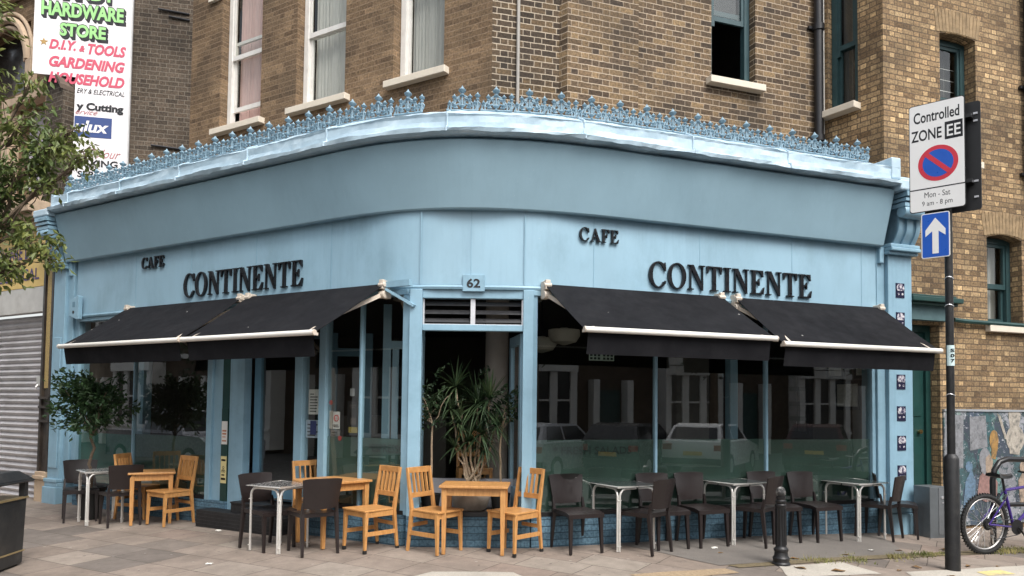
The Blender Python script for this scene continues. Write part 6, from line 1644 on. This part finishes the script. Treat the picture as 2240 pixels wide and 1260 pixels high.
# ------------------------------------------------------------------ the other side of the street (seen reflected in the windows)
def car(loc, rz, lab, col, kind='hatch'):
    o = thing('parked_car', lab, 'car', loc, rz, 'cars parked across the street')
    M_c = simple('car_paint', col, .25, var=.03); M_gl = simple('car_glass', (.015, .017, .02), .08)
    L = 2.1; prof = {'hatch': [(-2.0, .42), (-2.05, .75), (-1.98, .98), (-1.0, .98), (.0, .96), (.9, .93), (1.85, .78), (2.05, .6), (2.05, .36)],
            'pickup': [(-2.4, .5), (-2.42, 1.05), (-.75, 1.05), (.0, 1.02), (.95, 1.0), (2.0, .95), (2.3, .8), (2.3, .45)]}[kind]
    top = {'hatch': [(-1.98, .98), (-1.62, 1.40), (-1.2, 1.47), (.2, 1.44), (.95, .95)], 'pickup': [(-.8, 1.05), (-.62, 1.68), (-.4, 1.74), (.5, 1.70), (1.15, 1.0)]}[kind]
    mb = MB(); W_ = .86; base = .28
    rows = []
    for y_, sc in ((-W_, .96), (-W_ - .03, 1.0), (W_ + .03, 1.0), (W_, .96)):
        rows.append([(x, y_, z if abs(y_) > W_ else z + .01) for x, z in [(prof[0][0], base)] + prof + [(prof[-1][0], base)]])
    mb.grid(rows); mb.face(rows[0]); mb.face(rows[-1][::-1])
    mb.build('body', M_c, o, world=False, smooth=True)
    mb = MB(); r2 = [[(x, s_ * (W_ - .06 - .16 * (z - .95) / .5), z) for x, z in top] for s_ in (-1, 1)]
    mb.grid(r2); mb.face(r2[0]); mb.face(r2[1][::-1]); mb.build('cabin', M_c, o, world=False, smooth=True)
    for s_ in (-1, 1):
        mb = MB(); f = lambda x, z: (x, s_ * (W_ - .052 - .16 * (z - .95) / .5), z)
        zt, zb = top[2][1] - .08, top[0][1] + .04; xs = [top[1][0] + .05, (top[1][0] + top[3][0]) / 2, top[3][0] - .02]
        mb.face([f(xs[0] - .1, zb), f(xs[1] - .04, zb), f(xs[1] - .04, zt), f(xs[0] + .08, zt)]); mb.face([f(xs[1] + .04, zb), f(xs[2] + .42, zb), f(xs[2] + .02, zt), f(xs[1] + .04, zt)]); mb.build('side_window', M_gl, o, world=False, recalc=False)
    for (xa, za), (xb, zb), nm in ((top[0], top[1], 'rear_window'), (top[3], top[4], 'windscreen')):
        mb = MB(); e = -.012 if nm == 'rear_window' else .012; wa, wb = W_ - .2, W_ - .27
        if za > zb: wa, wb = wb, wa
        l = lambda u: (xa + (xb - xa) * u + e, za + (zb - za) * u + .008)
        (x0, z0), (x1, z1) = l(.14), l(.9); mb.face([(x0, -wa, z0), (x0, wa, z0), (x1, wb, z1), (x1, -wb, z1)]); mb.build(nm, M_gl, o, world=False, recalc=False)
    for x in (prof[0][0] + .72, prof[-1][0] - .75):
        for s_ in (-1, 1):
            mb = MB(); mb.tube([(x, s_ * .88, .32), (x, s_ * .70, .32)], .32, 22); wh = mb.build('wheel', M_tyre, o, world=False, smooth=True)
            mb = MB(); mb.tube([(x, s_ * .885, .32), (x, s_ * .86, .32)], .2, 16); mb.build('rim', M_alu, wh, world=False)
    x0 = prof[0][0] - .03
    for s_ in (-1, 1):
        mb = MB(); mb.box(x0 - .02, x0 + .12, s_ * .72 - .13, s_ * .72 + .13, .74, .9); mb.build('tail_light', simple('red_lens', (.35, .02, .015), .2), o, world=False)
        mb = MB(); mb.box(prof[-1][0] - .12, prof[-1][0] + .01, s_ * .66 - .16, s_ * .66 + .16, .58, .72); mb.build('headlight', M_alu, o, world=False)
    mb = MB(); mb.box(x0 - .03, x0, -.26, .26, .6, .71); mb.build('number_plate', simple('yellow_plate', (.70, .42, .05), .5), o, world=False)
    mb = MB(); mb.box(x0 - .04, x0 + .2, -.86, .86, .36, .52); mb.build('bumper', M_black, o, world=False)
    return o
RZ = -.34; aR = math.atan2(DR[1], DR[0])
for t_, n_, da, col, lb_ in ((5.0, 11.2, -38, (.40, .41, .43), 'silver hatchback parked across the street, mirrored beside the doorway'), (7.7, 11.4, -40, (.02, .02, .025), 'black car parked across the street, mirrored left of the first glazing bar'),
                         (10.2, 11.2, -40, (.70, .70, .70), 'white hatchback parked across the street, mirrored right of the first glazing bar'), (14.0, 11.0, -44, (.05, .02, .02), 'dark red car parked across the street, mirrored in the rightmost panes')):
    p = FR.p(t_, n_); car((p.x, p.y, RZ), aR + R(da) - R(0), lb_, col)
p = FL.p(14.6, 7.4); car((p.x, p.y, RZ), math.atan2(DL[1], DL[0]) + math.pi, 'grey pickup parked in the left street, mirrored in the left windows', (.22, .23, .26), 'pickup')
def house(fr, t0, t1, n0, lab, wallm, h=9.5, bay=True):
    """a terraced house facing the cafe; n0 = distance of its front from the cafe line"""
    o = thing('terrace_house', lab, 'house', fr.p((t0 + t1) / 2, n0, RZ)); mb = MB(); mb.fbox(fr, t0, t1, n0, n0 + 7, RZ, h); mb.build('wall', wallm, o)
    mb = MB(); p = fr.p; mb.hexa([p(t0, n0 - .3, h), p(t1, n0 - .3, h), p(t1, n0 + 7, h), p(t0, n0 + 7, h), p(t0, n0 + 3, h + 2.6), p(t1, n0 + 3, h + 2.6), p(t1, n0 + 4, h + 2.6), p(t0, n0 + 4, h + 2.6)]); mb.build('roof', M_slate, o)
    w_ = t1 - t0
    mb = MB(); mb.fbox(fr, t0, t1, n0 - .25, n0, h - .4, h - .02); mb.fbox(fr, t0, t1, n0 - .10, n0, 3.35, 3.55); mb.build('cornice', M_stucco, o)
    for z, hh in ((.55, 2.3), (4.0, 2.2), (7.0, 1.6)):
        for c, hw in ((t0 + w_ * .30, 1.35), (t0 + w_ * .76, .62)):
            d_ = .7 if hw > 1 else .14
            if z < 1 and hw < 1:
                mb = MB(); mb.fbox(fr, c - .5, c + .5, n0 - .04, n0, RZ, 2.2); mb.build('door', M_green, o)
                for e in (-.72, .72):
                    mb = MB(); mb.fbox(fr, c + e - .13, c + e + .13, n0 - .5, n0, RZ, 2.6); mb.build('porch_column', M_stucco, o)
                continue
            mb = MB()
            if hw > 1: mb.fbox(fr, c - hw, c + hw, n0 - d_, n0, z - .75, z - .06)
            mb.fbox(fr, c - hw, c + hw, n0 - d_ - .1, n0, z + hh, z + hh + .35); mb.fbox(fr, c - hw, c + hw, n0 - d_ - .08, n0, z - .06, z + .04)
            n_ = 4 if hw > 1 else 2
            for k in range(n_):
                u = c - hw + .14 + (2 * hw - .28) * k / (n_ - 1); mb.fbox(fr, u - .14, u + .14, n0 - d_, n0, z + .04, z + hh)
            f = mb.build('window', M_stucco, o)
            mb = MB(); mb.fbox(fr, c - hw + .1, c + hw - .1, n0 - d_ + .1, n0 - .01, z + .04, z + hh); mb.build('pane', M_dpane, f)
            mb = MB(); mb.fbox(fr, c - hw + .1, c + hw - .1, n0 - d_ + .06, n0 - d_ + .1, z + hh * .52, z + hh * .52 + .07); mb.build('sash', M_stucco, f)
    mb = MB(); mb.fbox(fr, t0 + .4, t0 + 1.6, n0 + 3, n0 + 4, h + 1.5, h + 4); mb.build('chimney', M_hbrick, o)
M_slate = simple('slate_roof', (.07, .07, .08), .6); M_stucco = simple('white_stucco', (.74, .72, .68), .7, var=.06); M_dpane = simple('dark_pane', (.02, .022, .025), .08); M_hbrick = simple('far_brick', (.085, .06, .042), .9, var=.3, nscale=3)
for i, (a, b) in enumerate(((-1, 5.5), (5.5, 12), (12, 18.5), (18.5, 25), (25, 31.5))):
    house(FR, a, b, 18.5, ['brown brick terrace house with white bays straight across the right street', 'brown brick terrace house second along the right street', 'brown brick terrace house third along the right street', 'brown brick terrace house fourth along the right street, mirrored in the panes', 'brown brick terrace house farthest along the right street'][i], M_hbrick)
for i, (a, b) in enumerate(((2, 9), (9, 16), (16, 23), (23, 30))):
    house(FL, a, b, 13.0, ['brown brick terrace house nearest across the left street', 'brown brick terrace house second along the left street', 'brown brick terrace house third along the left street', 'brown brick terrace house farthest along the left street'][i], M_hbrick)
def roadside_tree(x, y, lab, seed, h=7.5, cr=2.4):
    rg = random.Random(seed); o = thing('roadside_tree', lab, 'tree', (x, y, RZ)); mb = MB()
    tp = branchy(mb, (x, y, RZ), (x, y, h * .5), .2, .13, rg, 5, .05); pts = []
    for _ in range(34):
        d = Vector((rg.gauss(0, 1), rg.gauss(0, 1), rg.gauss(0, .8))).normalized() * cr * rg.uniform(.4, 1); c = Vector((x, y, h * .66)) + d
        branchy(mb, tp[-1 - rg.randrange(2)], c, .04, .012, rg, 4, .1)
        for _ in range(46): pts.append((c + Vector((rg.gauss(0, .38), rg.gauss(0, .38), rg.gauss(0, .3))), None))
    mb.build('trunk', M_bark, o, smooth=True); mb = MB(); leaf_cards(mb, pts, .26, .13, rg); mb.build('crown', M_laurel, o, recalc=False)
for i, (fr, t_, n_, lb_) in enumerate(((FR, 6.0, 15.2, 'dark leafy tree across the right street, mirrored left of the first glazing bar'), (FR, 13.2, 15.4, 'dark leafy tree across the right street, mirrored in the middle pane'), (FR, 20.5, 15.2, 'dark leafy tree across the right street, mirrored in the rightmost pane'), (FL, 8.0, 10.5, 'dark leafy tree across the left street, mirrored beside the side door'), (FL, 16.0, 10.5, 'dark leafy tree across the left street, mirrored in the leftmost panes'))):
    p = fr.p(t_, n_); roadside_tree(p.x, p.y, lb_, 40 + i)
